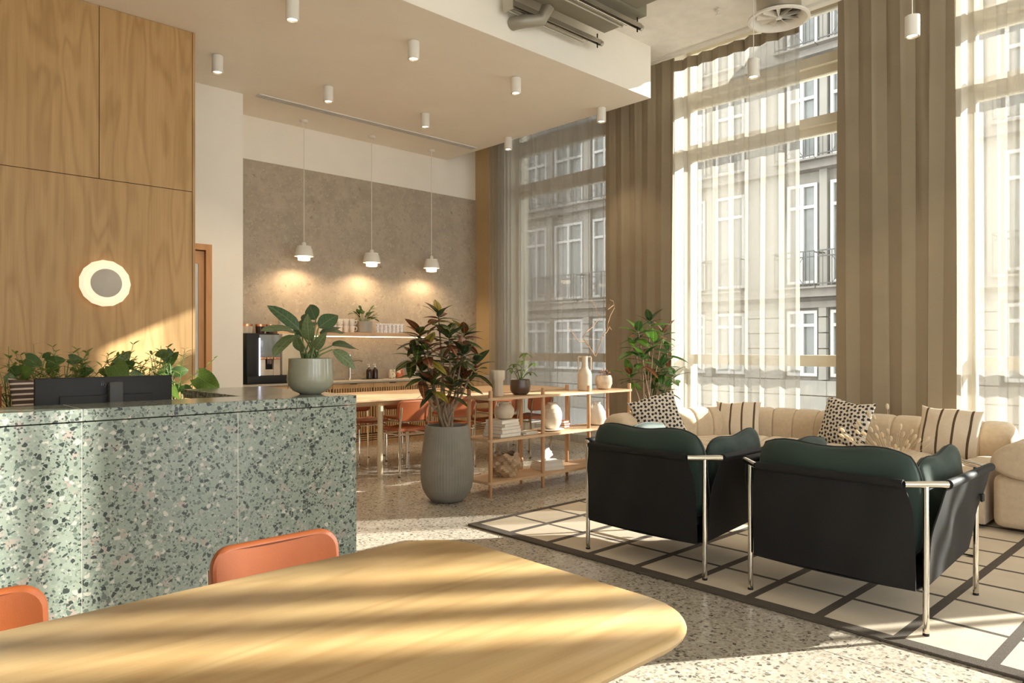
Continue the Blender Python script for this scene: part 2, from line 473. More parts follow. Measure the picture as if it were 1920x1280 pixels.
# oak panelled wall
wl = struct(MB().box(-2.5, YO + 0.022, -0.2, 2.385, 6.95, ZC).build('wall_left', W['dark'], smooth=None), 'wall faced with oak veneer panels')
def oak_panel(x0, x1, z0, z1):
    MB().box(x0 + 0.003, YO, z0 + 0.003, x1 - 0.003, YO + 0.021, z1 - 0.003).build('oak_panel', W['oak'], wl, smooth=None)
SEAM = 2.698
for x0, x1 in ((1.633, 2.385), (0.881, 1.633), (0.129, 0.881), (-0.62, 0.129), (-1.37, -0.62), (-2.5, -1.37)): oak_panel(x0, x1, SEAM, ZC)
for x0, x1 in ((0.50, 2.385), (-1.0, 0.50), (-2.5, -1.0)): oak_panel(x0, x1, 0.0, SEAM)
MB().box(2.386, YO - 0.001, 0, 2.41, 6.95, ZC).build('edge_trim', W['oak'], wl, smooth=None)
R_FILL_WIN = [(-7.2, -4.9), (-4.4, -2.1)]  # unseen openings, added so more daylight fills the room
wr2 = MB(); e2 = [-8.2] + [q for ab in R_FILL_WIN for q in ab] + [8.9]
for k in range(0, len(e2), 2): wr2.box(-2.7, e2[k], -0.2, -2.5, e2[k+1], 5.0)
for a, b in R_FILL_WIN: wr2.box(-2.7, a, -0.2, -2.5, b, 0.15).box(-2.7, a, 4.55, -2.5, b, 5.0)
struct(wr2.build('wall_rear', W['inner'], smooth=None), 'rear wall with two tall windows added for daylight')
# unseen end wall, its windows added to bring in fill daylight
N_FILL_WIN = [(-2.0, 0.55), (1.10, 3.65), (4.20, 6.75)]
wn2 = MB(); e2 = [-2.7] + [q for ab in N_FILL_WIN for q in ab] + [7.85]
for k in range(0, len(e2), 2): wn2.box(e2[k], -8.2, -0.2, e2[k+1], -8.0, 5.0)
for a, b in N_FILL_WIN: wn2.box(a, -8.2, -0.2, b, -8.0, 0.15).box(a, -8.2, 4.55, b, -8.0, 5.0)
struct(wn2.build('wall_near', W['inner'], smooth=None), 'end wall with three tall windows added for daylight')
def portal(loc, rot, sx, sy):
    pd = bpy.data.lights.new('daylight_portal', 'AREA'); pd.shape = 'RECTANGLE'; pd.size = sx; pd.size_y = sy
    pd.cycles.is_portal = True
    po = bpy.data.objects.new('daylight_portal', pd); col.objects.link(po); po.location = loc; po.rotation_euler = rot
for k, (a, b) in enumerate(N_FILL_WIN):
    w = bpy.data.objects.new('window_%d' % (k + 6), None); col.objects.link(w); w.location = ((a + b) / 2, -8.1, 0.15); struct(w, 'tall end wall window added for daylight')
    h = (b - a) / 2
    MB().box(-h, -0.03, 0, -h + 0.06, 0.03, 4.4).box(h - 0.06, -0.03, 0, h, 0.03, 4.4).box(-h + 0.06, -0.03, 4.34, h - 0.06, 0.03, 4.4).box(-h + 0.06, -0.03, 0, h - 0.06, 0.03, 0.06).box(-h + 0.06, -0.03, 2.4, h - 0.06, 0.03, 2.46).build('window_frame', W['frame'], w, smooth=None)
    for z0, z1 in ((0.06, 2.4), (2.46, 4.34)): MB().box(-h + 0.06, 0, z0, h - 0.06, 0.008, z1).build('pane', W['glass'], w, smooth=None)
    portal(((a + b) / 2, -8.18, 2.35), (math.pi / 2, 0, 0), b - a, 4.4)

# door
dr = bpy.data.objects.new('door_1', None); col.objects.link(dr); dr.location = (2.565, 8.0, 0)
struct(dr, 'oak framed door with frosted glass panel')
MB().box(-0.465, -0.03, 0, -0.40, 0.08, 2.41).box(0.40, -0.03, 0, 0.465, 0.08, 2.41).box(-0.40, -0.03, 2.345, 0.40, 0.08, 2.41).build('door_frame', W['doorwood'], dr, smooth=None)
lf = MB().box(-0.395, 0.01, 0.01, -0.30, 0.05, 2.335).box(0.335, 0.01, 0.01, 0.395, 0.05, 2.335).box(-0.30, 0.01, 2.20, 0.335, 0.05, 2.335).box(-0.30, 0.01, 0.01, 0.335, 0.05, 0.25).build('door_leaf', W['doorwood'], dr, smooth=None)
MB().box(-0.30, 0.02, 0.25, 0.335, 0.04, 2.20).build('pane', W['frost'], lf, smooth=None)
MB().tube([(-0.345, 0.01, 1.05), (-0.345, -0.05, 1.05), (-0.25, -0.05, 1.05)], 0.009).build('door_handle', W['steel'], lf)

# window wall: piers and windows
WINS = [(5.85, 8.08), (2.75, 5.03), (-0.30, 1.98), (-3.60, -1.07), (-6.90, -4.70)]
edges = [8.9] + [e for a, b in WINS for e in (b, a)] + [-8.2]
wr = MB()
for k in range(0, len(edges), 2): wr.box(XW, edges[k+1], -0.2, 7.95, edges[k], 5.12)
for a, b in WINS: wr.box(XW, a, -0.2, 7.95, b, 0.10).box(7.62, a, 4.96, 7.95, b, 5.12)
struct(wr.build('wall_right', W['frame'], smooth=None), 'window wall with cream piers and reveals')
for n, (a, b) in enumerate(WINS):
    w = bpy.data.objects.new('window_%d' % (n + 1), None); col.objects.link(w); w.location = (XG, (a + b) / 2, 0.10)
    struct(w, 'tall window with cream transoms')
    h = (b - a) / 2
    MB().box(-0.03, -h, 0, 0.06, -h + 0.05, 4.86).box(-0.03, h - 0.05, 0, 0.06, h, 4.86).box(-0.03, -h + 0.05, 4.79, 0.06, h - 0.05, 4.86).box(-0.03, -h + 0.05, 0, 0.06, h - 0.05, 0.05).build('window_frame', W['frame'], w, smooth=None)
    for z0, z1 in ((1.09, 1.21), (3.58, 3.755), (4.21, 4.40))[:1 if n == 3 else 3]:
        zm = z0 + (z1 - z0) * 0.45
        if z1 < 2: MB().box(-0.08, -h + 0.05, z0 - 0.1, 0.06, h - 0.05, z1 - 0.1).build('transom', W['frame'], w, smooth=None)
        else: MB().box(-0.10, -h + 0.05, zm - 0.1, 0.06, h - 0.05, z1 - 0.1).box(-0.03, -h + 0.05, z0 - 0.1, 0.06, h - 0.05, zm - 0.1).build('transom', W['frame'], w, smooth=None)
    for z0, z1 in ((0.05, 0.99), (1.11, 3.48), (3.655, 4.11), (4.30, 4.79)) if n != 3 else ((0.05, 0.99), (1.11, 4.79)):
        MB().box(0.0, -h + 0.05, z0, 0.008, h - 0.05, z1).build('pane', W['glass'], w, smooth=None)
    if n == 3:                                    # unseen upright bars, spaced to cast the stripes on table and floor
        for y, t in ((-1.50, 0.03), (-2.62, 0.14), (-3.0, 0.10), (-3.20, 0.075), (-3.43, 0.06)):
            MB().box(-0.03, y - t/2 - (a+b)/2, 0.05, 0.05, y + t/2 - (a+b)/2, 4.79).build('mullion', W['frame'], w, smooth=None)
    portal((7.9, (a + b) / 2, 2.55), (0, math.pi / 2, 0), 4.9, b - a)

for k, (a, b) in enumerate(R_FILL_WIN):
    w = bpy.data.objects.new('window_%d' % (k + 9), None); col.objects.link(w); w.location = (-2.6, (a + b) / 2, 0.15); struct(w, 'tall rear wall window added for daylight')
    h = (b - a) / 2
    MB().box(-0.03, -h, 0, 0.03, -h + 0.06, 4.4).box(-0.03, h - 0.06, 0, 0.03, h, 4.4).box(-0.03, -h + 0.06, 4.34, 0.03, h - 0.06, 4.4).box(-0.03, -h + 0.06, 0, 0.03, h - 0.06, 0.06).box(-0.03, -h + 0.06, 2.4, 0.03, h - 0.06, 2.46).build('window_frame', W['frame'], w, smooth=None)
    for z0, z1 in ((0.06, 2.4), (2.46, 4.34)): MB().box(0, -h + 0.06, z0, 0.008, h - 0.06, z1).build('pane', W['glass'], w, smooth=None)
    portal((-2.68, (a + b) / 2, 2.35), (0, -math.pi / 2, 0), 4.4, b - a)
struct(MB().box(7.95, 1.2, 5.08, 9.6, 2.95, 5.25).build('sun_block_slab', W['facade'], smooth=None), 'added slab outside above the windows that blocks the high sun')  # unseen slab, added to keep the sun off the upper oak wall

# street, and the building across it
struct(MB().box(7.95, -60, -1.2, 60, 60, -1.0).build('ground', W['asphalt'], smooth=None), 'pale street paving outside')
XF = 20.5
bd = thing('apartment_building', 'pale stone apartment house across the street with iron balconies', 'building', (XF, 10, -1.0))
def bl(m, name, mat, parent=bd, **k): return m.xf(Matrix.Translation((-XF, -10, 1.0))).build(name, mat, parent, smooth=None, **k)
bl(MB().box(XF + 0.25, -2.6, -1.0, XF + 9, 30, 14.5), 'wall', W['facade'])
COLS = [(4.0, 1.10), (6.3, 1.0), (8.2, 1.05), (9.55, 0.90), (11.87, 1.0), (13.25, 1.0), (15.2, 1.0), (16.95, 1.1), (18.72, 1.45), (20.45, 1.15), (22.3, 1.1), (24.2, 1.1)]
ROWS = [(0.45, 2.35, 1.88), (3.12, 6.02, 5.30), (6.72, 9.15, 8.45), (9.95, 12.4, 11.7)]
# rusticated stone courses between the openings
yb = [-2.6] + [e for c, w in COLS for e in (c - w / 2 - 0.08, c + w / 2 + 0.08)] + [30.0]
z = -1.0
while z < 2.55:
    for k in range(0, len(yb), 2):
        bl(MB().box(XF, yb[k], z + 0.015, XF + 0.25, yb[k+1], z + 0.435), 'stone_course', W['facade'])
    if z < 0.3 :
        for c, w in COLS: bl(MB().box(XF + 0.02, c - w/2 - 0.08, z + 0.015, XF + 0.25, c + w/2 + 0.08, min(z + 0.435, 0.33)), 'apron_stone', W['facade'])
    z += 0.45
for k in range(0, len(yb), 2):
    bl(MB().box(XF + 0.06, yb[k], 2.95, XF + 0.25, yb[k+1], 14.0), 'stone_pier', W['facade'])
for z0, z1, p in ((2.42, 2.60, 0.02), (2.72, 2.98, 0.30), (6.36, 6.60, 0.22), (9.6, 9.82, 0.22), (13.9, 14.5, 0.5)):
    bl(MB().box(XF - p, -2.6, z0, XF + 0.25, 30, z1), 'cornice', W['facade2'])
for r, (z0, z1, zt) in enumerate(ROWS):
    for c, w in COLS:
        f = MB()
        ws = [(c - w/2, c + w/2)] if w < 1.3 else [(c - w/2, c - 0.04), (c + 0.04, c + w/2)]
        f.box(XF + 0.1, c - w/2, z0, XF + 0.3, c - w/2 + 0.09, z1).box(XF + 0.1, c + w/2 - 0.09, z0, XF + 0.3, c + w/2, z1)
        f.box(XF + 0.105, c - w/2 + 0.09, z1 - 0.09, XF + 0.3, c + w/2 - 0.09, z1).box(XF + 0.105, c - w/2 + 0.09, z0, XF + 0.3, c + w/2 - 0.09, z0 + 0.09).box(XF + 0.105, c - w/2 + 0.09, zt, XF + 0.3, c + w/2 - 0.09, zt + 0.09)
        f.box(XF + 0.1, c - 0.05, z0, XF + 0.3, c + 0.05, z1)
        wi = bl(f, 'window', W['sash'])
        for y0, y1 in ((c - w/2 + 0.09, c - 0.05), (c + 0.05, c + w/2 - 0.09)):
            for q0, q1 in ((z0 + 0.09, zt), (zt + 0.09, z1 - 0.09)):
                bl(MB().box(XF + 0.2, y0, q0, XF + 0.24, y1, q1), 'pane', W['farglass'], wi)
for z0 in (3.0, 6.62, 9.84):
    for c, w in COLS:
        hw = w / 2 + 0.17
        bl(MB().box(XF - 0.45, c - hw, z0 - 0.05, XF + 0.06, c + hw, z0), 'balcony_slab', W['facade2'])
        g = MB(); X = XF - 0.40
        for zz in (z0 + 0.06, z0 + 0.82, z0 + 0.98): g.box(X - 0.015, c - hw + 0.03, zz, X + 0.015, c + hw - 0.03, zz + 0.03)
        k = int(hw * 2 / 0.13)
        for i in range(k + 1):
            y = c - hw + 0.04 + (2 * hw - 0.08) * i / k
            if abs(y - c) < 0.3: continue
            g.box(X - 0.008, y - 0.008, z0, X + 0.008, y + 0.008, z0 + 0.98)
        for y in (c - 0.27, c + 0.27): g.box(X - 0.01, y - 0.012, z0, X + 0.01, y + 0.012, z0 + 0.98)
        for s in (1, -1):
            g.tube([(X, c - 0.27 * s, z0 + 0.07), (X, c + 0.27 * s, z0 + 0.83)], 0.009, 4)
        g.box(X - 0.01, c - 0.12, z0 + 0.3, X + 0.01, c + 0.12, z0 + 0.33).box(X - 0.01, c - 0.12, z0 + 0.58, X + 0.01, c + 0.12, z0 + 0.61)
        for y in (c - hw + 0.03, c + hw - 0.03): g.box(X, y - 0.01, z0 + 0.95, XF + 0.06, y + 0.01, z0 + 0.98)
        bl(g, 'balcony_railing', W['iron'])

# ------------------------------------------------------------------ curtains
def curtain(name, label, cat, mat, y0, y1, x, z0, z1, pitch, amp, seed, flare=0.0, thick=0.0, group=None):
    rnd = random.Random(seed)
    L = y1 - y0
    n = max(2, int(round(L / pitch)))
    nu = n * 8 + 1
    jit = [rnd.uniform(0.25, 1.3) for _ in range(n + 2)]
    shift = [rnd.uniform(-0.6, 0.6) for _ in range(n + 2)]
    cx, cy = x, (y0 + y1) / 2
    def f(a, b):
        zz = z0 + (z1 - z0) * b
        k = a * n; i = int(min(k, n - 1))
        t = k - i
        am = amp * (jit[i] * (1 - t) + jit[i + 1] * t)
        low = 1 - b
        ph = k * 2 * math.pi + low * (shift[i] * (1 - t) + shift[i+1] * t) * 2.0
        xx = am * (math.sin(ph) * (0.8 + 0.35 * low) + 0.25 * low * math.sin(ph * 0.37 + seed))
        yy = y0 + L * a + 0.18 * pitch * math.sin(2 * ph) * 0.6 + flare * low * (a - 0.5) * 0.4
        return (xx, yy - cy, zz - z0)
    o = MB().grid(f, nu, 9).build(name, mat, loc=(cx, cy, z0), smooth=80, thick=thick)
    tag(o, label, cat, group)
    hd = MB().grid(lambda a, b: (lambda p: (p[0], p[1], p[2] - 0.0))(f(a, 0.972 + 0.028 * b)), nu, 2).xf(Matrix.Translation((-0.004, 0, 0))).build('heading_tape', W['drape'], o, smooth=80)
    return o
curtain('drape', 'taupe floor length drape behind the tall plant by the lowered ceiling edge', 'curtain', W['drape'], 4.90, 5.93, 7.24, 0.02, 4.70, 0.21, 0.020, 3, flare=-0.12)
curtain('drape', 'wide taupe floor length drape behind the bow-tie patterned cushion', 'curtain', W['drape'], 1.98, 2.99, 7.24, 0.02, 4.70, 0.25, 0.015, 5)
curtain('drape', 'taupe drape past the end of the sofa, beyond the striped cushion', 'curtain', W['drape'], -1.06, 0.80, 7.24, 0.02, 4.70, 0.16, 0.04, 7)
curtain('drape', 'taupe drape on the pier beyond the window with upright bars', 'curtain', W['drape'], -4.6, -3.55, 7.24, 0.02, 4.70, 0.16, 0.04, 8)
curtain('sheer_curtain', 'translucent sheer curtain over the window beside the dining table', 'curtain', W['sheer'], 5.98, 7.80, 7.30, 0.02, 4.70, 0.26, 0.045, 12)
curtain('sheer_curtain', 'gathered stack of sheer curtain against the tan kitchen end panel', 'curtain', W['sheer'], 7.70, 8.16, 7.22, 0.02, 4.70, 0.075, 0.05, 13)
curtain('sheer_curtain', 'sunlit sheer curtain behind the sofa, stopping short of the wide drape', 'curtain', W['sheer'], 3.43, 5.00, 7.34, 0.02, 4.70, 0.20, 0.045, 14)
curtain('sheer_curtain', 'sunlit sheer curtain behind the striped cushion at the sofa end', 'curtain', W['sheer'], 1.47, 1.99, 7.34, 0.02, 4.70, 0.17, 0.045, 15)
curtain('sheer_curtain', 'sheer curtain over the window with upright bars', 'curtain', W['sheer'], -2.55, -1.80, 7.34, 0.02, 4.70, 0.2, 0.045, 16)
tr_ = MB()
tag(MB().box(7.16, -7.9, 4.705, 7.20, 8.1, 4.729).build('curtain_track', W['white'], smooth=None), 'long white curtain track fixed under the rough ceiling', 'track')

# ================================================================== RECEPTION DESK
YD, XD, HD = 3.085, 1.868, 1.066
desk = thing('reception_desk', 'green terrazzo reception desk with polished top slab', 'desk', (1.0, 3.5, 0))
def dk(m, name, mat, **k): return m.xf(Matrix.Translation((-1.0, -3.5, 0))).build(name, mat, desk, **k)
SL = 0.046
px_ = [-1.10, -0.504, 0.09, 0.69, 1.284, XD]
for i in range(5):
    dk(MB().box(px_[i] + 0.0015, YD, 0, px_[i+1] - 0.0015, YD + 0.03, HD - SL - 0.004), 'front_panel', W['terr_green'], smooth=None)
for x in px_[1:5]:
    dk(MB().box(x - 0.0014, YD + 0.0008, 0, x + 0.0014, YD + 0.03, HD - SL - 0.004), 'joint_strip', W['grout'], smooth=None)
dk(MB().box(0.69 - 0.0014, YD - 0.001, HD - SL + 0.001, 0.69 + 0.0014, YD + 0.30, HD - 0.0006), 'joint_strip', W['grout'], smooth=None)
dk(MB().box(XD - 0.03, YD + 0.032, 0, XD, 4.15, HD - SL - 0.004), 'end_panel', W['terr_green'], smooth=None)
for x0, x1 in ((-1.10, 0.69), (0.69, XD)):
    dk(MB().box(x0 + 0.0015, YD - 0.002, HD - SL, x1 - 0.0015, YD + 0.30, HD), 'top_slab', W['terr_green'], bevel=0.002, seg=1)
dk(MB().box(1.42, YD + 0.302, HD - SL, XD, 4.15, HD), 'top_slab', W['terr_green'], bevel=0.002, seg=1)
dk(MB().box(-1.10, YD + 0.04, 0.0, 1.30, YD + 0.28, HD - SL - 0.01).box(1.45, YD + 0.31, 0, XD - 0.035, 4.13, HD - SL - 0.01), 'carcass', W['soot'], smooth=None)
dk(MB().box(-1.10, YD + 0.285, 0.71, 1.44, 3.95, 0.74), 'work_surface', W['pine'], smooth=None)
dk(MB().box(-1.09, 3.90, 0, -1.06, 3.94, 0.71).box(0.2, 3.90, 0, 0.23, 3.94, 0.71), 'support_leg', W['soot'], smooth=None)

# monitor seen from behind
mon = thing('monitor', 'black computer monitor seen from behind over the reception desk', 'monitor', (0.915, 3.66, 0.74))
MB().box(-0.28, -0.025, 0.10, 0.278, 0.0, 0.425).build('screen_housing', W['black'], mon, bevel=0.006)
MB().box(-0.19, -0.035, 0.13, 0.19, -0.024, 0.345).build('vent_panel', W['black'], mon, bevel=0.004)
MB().box(-0.004, -0.075, 0.01, 0.052, -0.034, 0.402).build('stand_column', plain('charcoal_plastic', (0.05, 0.047, 0.045), 0.55), mon, bevel=0.004)
MB().prism(rrect(-0.12, -0.13, 0.16, 0.05, 0.03), 0, 0.012).build('stand_base', W['black'], mon)
tc = bpy.data.curves.new('logo_text', 'FONT'); tc.body = 'iiyama'; tc.size = 0.032; tc.extrude = 0.001; tc.align_x = 'CENTER'
to = bpy.data.objects.new('logo_tmp', tc); col.objects.link(to)
bpy.context.view_layer.update()
tm = bpy.data.meshes.new_from_object(to.evaluated_get(bpy.context.evaluated_depsgraph_get()))
bpy.data.objects.remove(to)
tm.materials.clear(); tm.materials.append(plain('dull_silver_print', (0.11, 0.105, 0.10), 0.4))
lg = put(tm, 'logo_lettering', mon, (0.012, -0.0255, 0.385), (math.pi / 2, 0, 0))

# striped cushion and tan chair behind the desk
ch = thing('desk_chair', 'tan upholstered chair behind the reception desk, a striped cushion on it', 'chair', (0.345, 4.20, 0))
MB().box(-0.30, -0.06, 0.62, 0.25, 0.0, 1.135).build('backrest', W['leather'], ch, bevel=0.025, seg=3)
MB().box(-0.28, -0.46, 0.42, 0.24, -0.04, 0.50).build('seat', W['leather'], ch, bevel=0.02, seg=3)
for sx in (-0.25, 0.20):
    for sy in (-0.42, -0.05): MB().cyl((sx, sy, 0), (sx, sy, 0.43), 0.013).build('leg', W['soot'], ch)
MB().box(-0.05, -0.03, 0.45, 0.02, -0.005, 0.65).build('back_stay', W['soot'], ch)
m, nt, b, o = base('brown_white_stripes')
sx_ = nn(nt, 'ShaderNodeSeparateXYZ', {0: coords(nt, 'object')}).outputs
st = math_(nt, 'LESS_THAN', math_(nt, 'PINGPONG', math_(nt, 'ADD', sx_[2], 0.003), 0.0125), 0.0042)
st = math_(nt, 'MULTIPLY', st, math_(nt, 'GREATER_THAN', sx_[2], 0.02))
setp(nt, b, 'Base Color', mixc(nt, st, (0.085, 0.052, 0.040), (0.62, 0.52, 0.44))); setp(nt, b, 'Roughness', 0.9)
W['stripe_br'] = m
tag(pillow(0.46, 0.40, 0.13, wr=0.004, seed=4).build('cushion', W['stripe_br'], loc=(0.835, 4.04, 0.955), rot=(math.radians(-6), 0, 0), smooth=70, merge=0.0005), 'dark brown cushion with thin white stripes beside the monitor', 'cushion')
tag(MB().box(0.66, 3.97, 0, 1.02, 4.22, 0.745).build('low_cabinet', W['pine'], bevel=0.006), 'low oak cabinet behind the reception desk', 'cabinet')

# ================================================================== FOREGROUND TABLE
tb = thing('meeting_table', 'large oak table with rounded corners and sun stripes across it', 'table', (0.3, 1.222, 0))
def tbm(name, mat):
    P = rrect(-1.2, -0.457, 1.0, 0.457, 0.18, 10)
    m = MB(); n = len(P)
    c = Vector((-0.11, 0))
    def ins(d):
        Q = rrect(-1.2 + d, -0.457 + d, 1.0 - d, 0.457 - d, 0.18 - d, 10); return Q
    rings = [(0.05, 0.722), (0.012, 0.734), (0.002, 0.744), (0.0, 0.750), (0.004, 0.757), (0.012, 0.760)]
    vs = []; fs = []
    for d, z in rings: vs += [(x, y, z) for x, y in ins(d)]
    k = len(ins(0))
    for i in range(len(rings) - 1):
        for j in range(k):
            l = (j + 1) % k
            fs.append((i*k+j, i*k+l, (i+1)*k+l, (i+1)*k+j))
    fs.append(tuple(range(k - 1, -1, -1))); fs.append(tuple((len(rings)-1)*k + j for j in range(k)))
    return m.add(vs, fs).build(name, mat, tb, smooth=40)
tbm('tabletop', W['tabletop'])
for sx in (-0.95, 0.70):
    for sy in (-0.33, 0.33): MB().cyl((sx, sy, 0), (sx, sy, 0.723), 0.024, 0.03).build('leg', W['steel'], tb)
MB().box(-0.95, -0.32, 0.66, 0.70, -0.29, 0.72).box(-0.95, 0.29, 0.66, 0.70, 0.32, 0.72).build('apron', W['soot'], tb, smooth=None)

# ================================================================== CHAIRS WITH TAN LEATHER
def curved_pad(w, h, t, sag, r, nx=13):
    """upright pad in XZ, thickness along Y, middle pushed to -Y by sag, rounded corners"""
    prof = rrect(-w/2, -h/2, w/2, h/2, r, 6)
    m = MB(); n = len(prof)
    def bend(x, y, z): return (x, y - sag * (1 - (2 * x / w) ** 2) + sag, z)
    vs = []; fs = []
    rings = [(0.012, -t/2), (0.003, -t/2 + 0.004), (0, -t/2 + 0.012), (0, t/2 - 0.012), (0.003, t/2 - 0.004), (0.012, t/2)]
    for d, y in rings:
        for x, z in rrect(-w/2 + d, -h/2 + d, w/2 - d, h/2 - d, r - d * 0.5, 6): vs.append((x, y, z))
    for i in range(len(rings) - 1):
        for j in range(n):
            l = (j + 1) % n
            fs.append((i*n+j, (i+1)*n+j, (i+1)*n+l, i*n+l))
    m.add(vs, fs)
    # faces as grids of strips (so that they bend)
    for side, idx in ((-1, 0), (1, len(rings) - 1)):
        ring = vs[idx*n:(idx+1)*n]
        top = sorted([p for p in ring if p[2] > 0], key=lambda p: p[0]); bot = sorted([p for p in ring if p[2] <= 0], key=lambda p: p[0])
        k = min(len(top), len(bot)); o = len(m.v)
        NS = 9
        def interp(L, x):
            for a, b in zip(L[:-1], L[1:]):
                if a[0] <= x <= b[0] and b[0] - a[0] > 1e-9: return a[2] + (b[2] - a[2]) * (x - a[0]) / (b[0] - a[0])
            return L[0][2] if x <= L[0][0] else L[-1][2]
        xs_ = sorted(set(round(p[0], 5) for p in ring)) 
        xs_ = sorted(set(xs_ + [xs_[0] + (xs_[-1] - xs_[0]) * q / 12 for q in range(13)]))
        q = []
        for x in xs_:
            zt, zb = interp(top, x), interp(bot, x)
            q.append([(x, vs[idx*n][1], zb + (zt - zb) * e / 2) for e in range(3)])
        gv = [p for c_ in q for p in c_]
        gf = []
        for i in range(len(q) - 1):
            for e in range(2):
                f_ = (i*3+e, i*3+e+1, (i+1)*3+e+1, (i+1)*3+e)
                gf.append(f_ if side > 0 else f_[::-1])
        m.add(gv, gf)
    m.v = [bend(*p) for p in m.v]
    return m
def make_chair(label, group):
    """faces +Y, origin on the floor under the seat"""
    t = thing('dining_chair', label, 'chair', group=group)
    cw = 0.375
    bk = curved_pad(cw, 0.215, 0.032, 0.028, 0.055)
    bk.build('backrest', W['leather'], t, (0, -0.215, 0.655), (math.radians(7), 0, 0), smooth=50)
    se = MB().grid(lambda a, b: (lambda u, v: (0.2 * u * (1 - 0.06 * v * v), 0.20 * v + 0.005, 0.452 - 0.012 * (1 - u * u) + 0.008 * v * v))(-1 + 2 * a, -1 + 2 * b), 9, 9)
    se.build('seat', W['leather'], t, smooth=60, thick=-0.028)
    r = 0.0105
    for s in (-1, 1):
        MB().tube([(s*0.172, -0.205, 0), (s*0.172, -0.205, 0.43), (s*0.172, -0.215, 0.52), (s*0.168, -0.238, 0.70)], r, 10).build('leg', W['chrome'], t)
        MB().tube([(s*0.180, 0.17, 0), (s*0.176, 0.175, 0.38), (s*0.172, 0.16, 0.415), (s*0.168, 0.12, 0.425)], r, 10).build('leg', W['chrome'], t)
        for y in (-0.205, 0.17): MB().cyl((s*0.176, y, 0), (s*0.176, y, 0.012), 0.013, n=10).build('foot_cap', W['soot'], t)
    MB().tube([(-0.168, 0.12, 0.422), (-0.168, -0.205, 0.422), (0.168, -0.205, 0.422), (0.168, 0.12, 0.422)], 0.009, 8, closed=True).build('seat_frame', W['chrome'], t)
    return t
proto = make_chair('tan leather chair at the sunny oak table, its whole back in view', 'chairs at the large oak table')
proto.location = (0.915, 1.735, 0); proto.rotation_euler = (0, 0, math.pi)
c = copy_tree(proto, label='tan leather chair beside the large oak table, next to the striped light end of its bench row', loc=(0.175, 1.735, 0), rz=math.pi)
c['label'] = 'tan leather chair at the sunny oak table, only the edge of its back in view'
near = [(4.29, 'tan leather chair at the dining table, between the terrazzo desk and the ribbed planter'),
        (4.92, 'tan leather chair at the dining table, mostly hidden by the tall ribbed planter'),
        (5.56, 'tan leather chair seen through the shelf unit behind the round jug'),
        (6.12, 'tan leather chair seen through the shelf unit above the ringed vase')]
far = [(4.43, 'tan leather chair across the dining table, half hidden by the terrazzo desk corner'),
       (5.0, 'tan leather chair across the dining table, beside the croton leaves'),
       (5.72, 'tan leather chair across the dining table, behind the croton trunk'),
       (6.42, 'tan leather chair across the dining table, nearest the kitchen end panel')]
for x, l in near:
    c = copy_tree(proto, label=l, loc=(x, 6.20, 0), rz=0); c['group'] = 'chairs around the dining table'
for x, l in far:
    c = copy_tree(proto, label=l, loc=(x, 7.14, 0), rz=math.pi); c['group'] = 'chairs around the dining table'
# dining table
dt = thing('dining_table', 'long pale oak dining table with round legs in front of the kitchen', 'table', (5.15, 6.66, 0))
m = MB(); rings = [(0.30, 0.705), (0.06, 0.712), (0.0, 0.762), (0.0, 0.778), (0.006, 0.784)]
vs = []; fs = []
for d, z in rings: vs += [(x, y, z) for x, y in rrect(-1.72 + d, -0.56 + d, 1.72 - d, 0.56 - d, max(0.34 - d * 0.5, 0.1), 8)]
k = len(vs) // len(rings)
for i in range(len(rings) - 1):
    for j in range(k):
        l = (j + 1) % k; fs.append((i*k+j, i*k+l, (i+1)*k+l, (i+1)*k+j))
fs.append(tuple(range(k - 1, -1, -1))); fs.append(tuple((len(rings)-1)*k + j for j in range(k)))
m.add(vs, fs).build('tabletop', W['pine'], dt, smooth=40)
for x in (-1.15, 1.63):
    for y in (-0.50, 0.38): MB().cyl((x, y, 0), (x, y, 0.71), 0.027, n=16).build('leg', plain('cream_leg_%d%d' % (x > 0, y > 0), (0.62, 0.52, 0.36), 0.4), dt)

# ================================================================== TALL RIBBED PLANTER WITH CROTON
def add_leaf_mesh(name, mat, L, Wd, droop=0.25, fold=0.25, tip=1.0, heart=0.0, wave=0.0, n=8):
    m = MB()
    def f(a, b):
        s = -1 + 2 * a; t = b
        if heart == 0: wd = Wd / 2 * max(0.0, math.sin(math.pi * t ** 0.82)) ** 0.72
        else: wd = Wd / 2 * (max(0.0, math.sin(math.pi * (0.06 + 0.94 * t) ** 0.62)) ** 0.62)
        x = s * wd
        y = L * t - heart * L * 0.20 * abs(s) ** 1.5 * max(0.0, 1 - 2.6 * t) ** 1.5
        z = -droop * L * t * t + fold * abs(x) * (1 - 0.5 * abs(s)) + wave * math.sin(9 * t) * s * Wd
        return (x, y, z)
    return m.grid(f, 7 if heart else 5, n).mesh(name, mat, smooth=80)
def place_leaf(me, parent, base_w, dirv, up=(0, 0, 1), sc=1.0, name='leaf', roll=0.0):
    y = Vector(dirv).normalized(); upv = Vector(up)
    x = y.cross(upv)
    if x.length < 1e-4: x = y.orthogonal()
    x.normalize(); z = x.cross(y)
    if roll:
        R_ = Matrix.Rotation(roll, 3, y); x = R_ @ x; z = R_ @ z
    o = bpy.data.objects.new(name, me); col.objects.link(o); o.parent = parent
    M = Matrix((x, y, z)).transposed().to_4x4() @ Matrix.Scale(sc, 4)
    o.matrix_basis = Matrix.Translation(Vector(base_w) - parent.location) @ M
    return o
LM = {}
LM['croton_g'] = leaf_mat('croton_green', (0.050, 0.075, 0.020), (0.25, 0.26, 0.07), trans=0.22)
LM['croton_d'] = leaf_mat('croton_dark', (0.030, 0.052, 0.022), (0.10, 0.13, 0.04), trans=0.2)
LM['croton_r'] = leaf_mat('croton_bronze', (0.105, 0.045, 0.020), (0.40, 0.13, 0.05), trans=0.22)
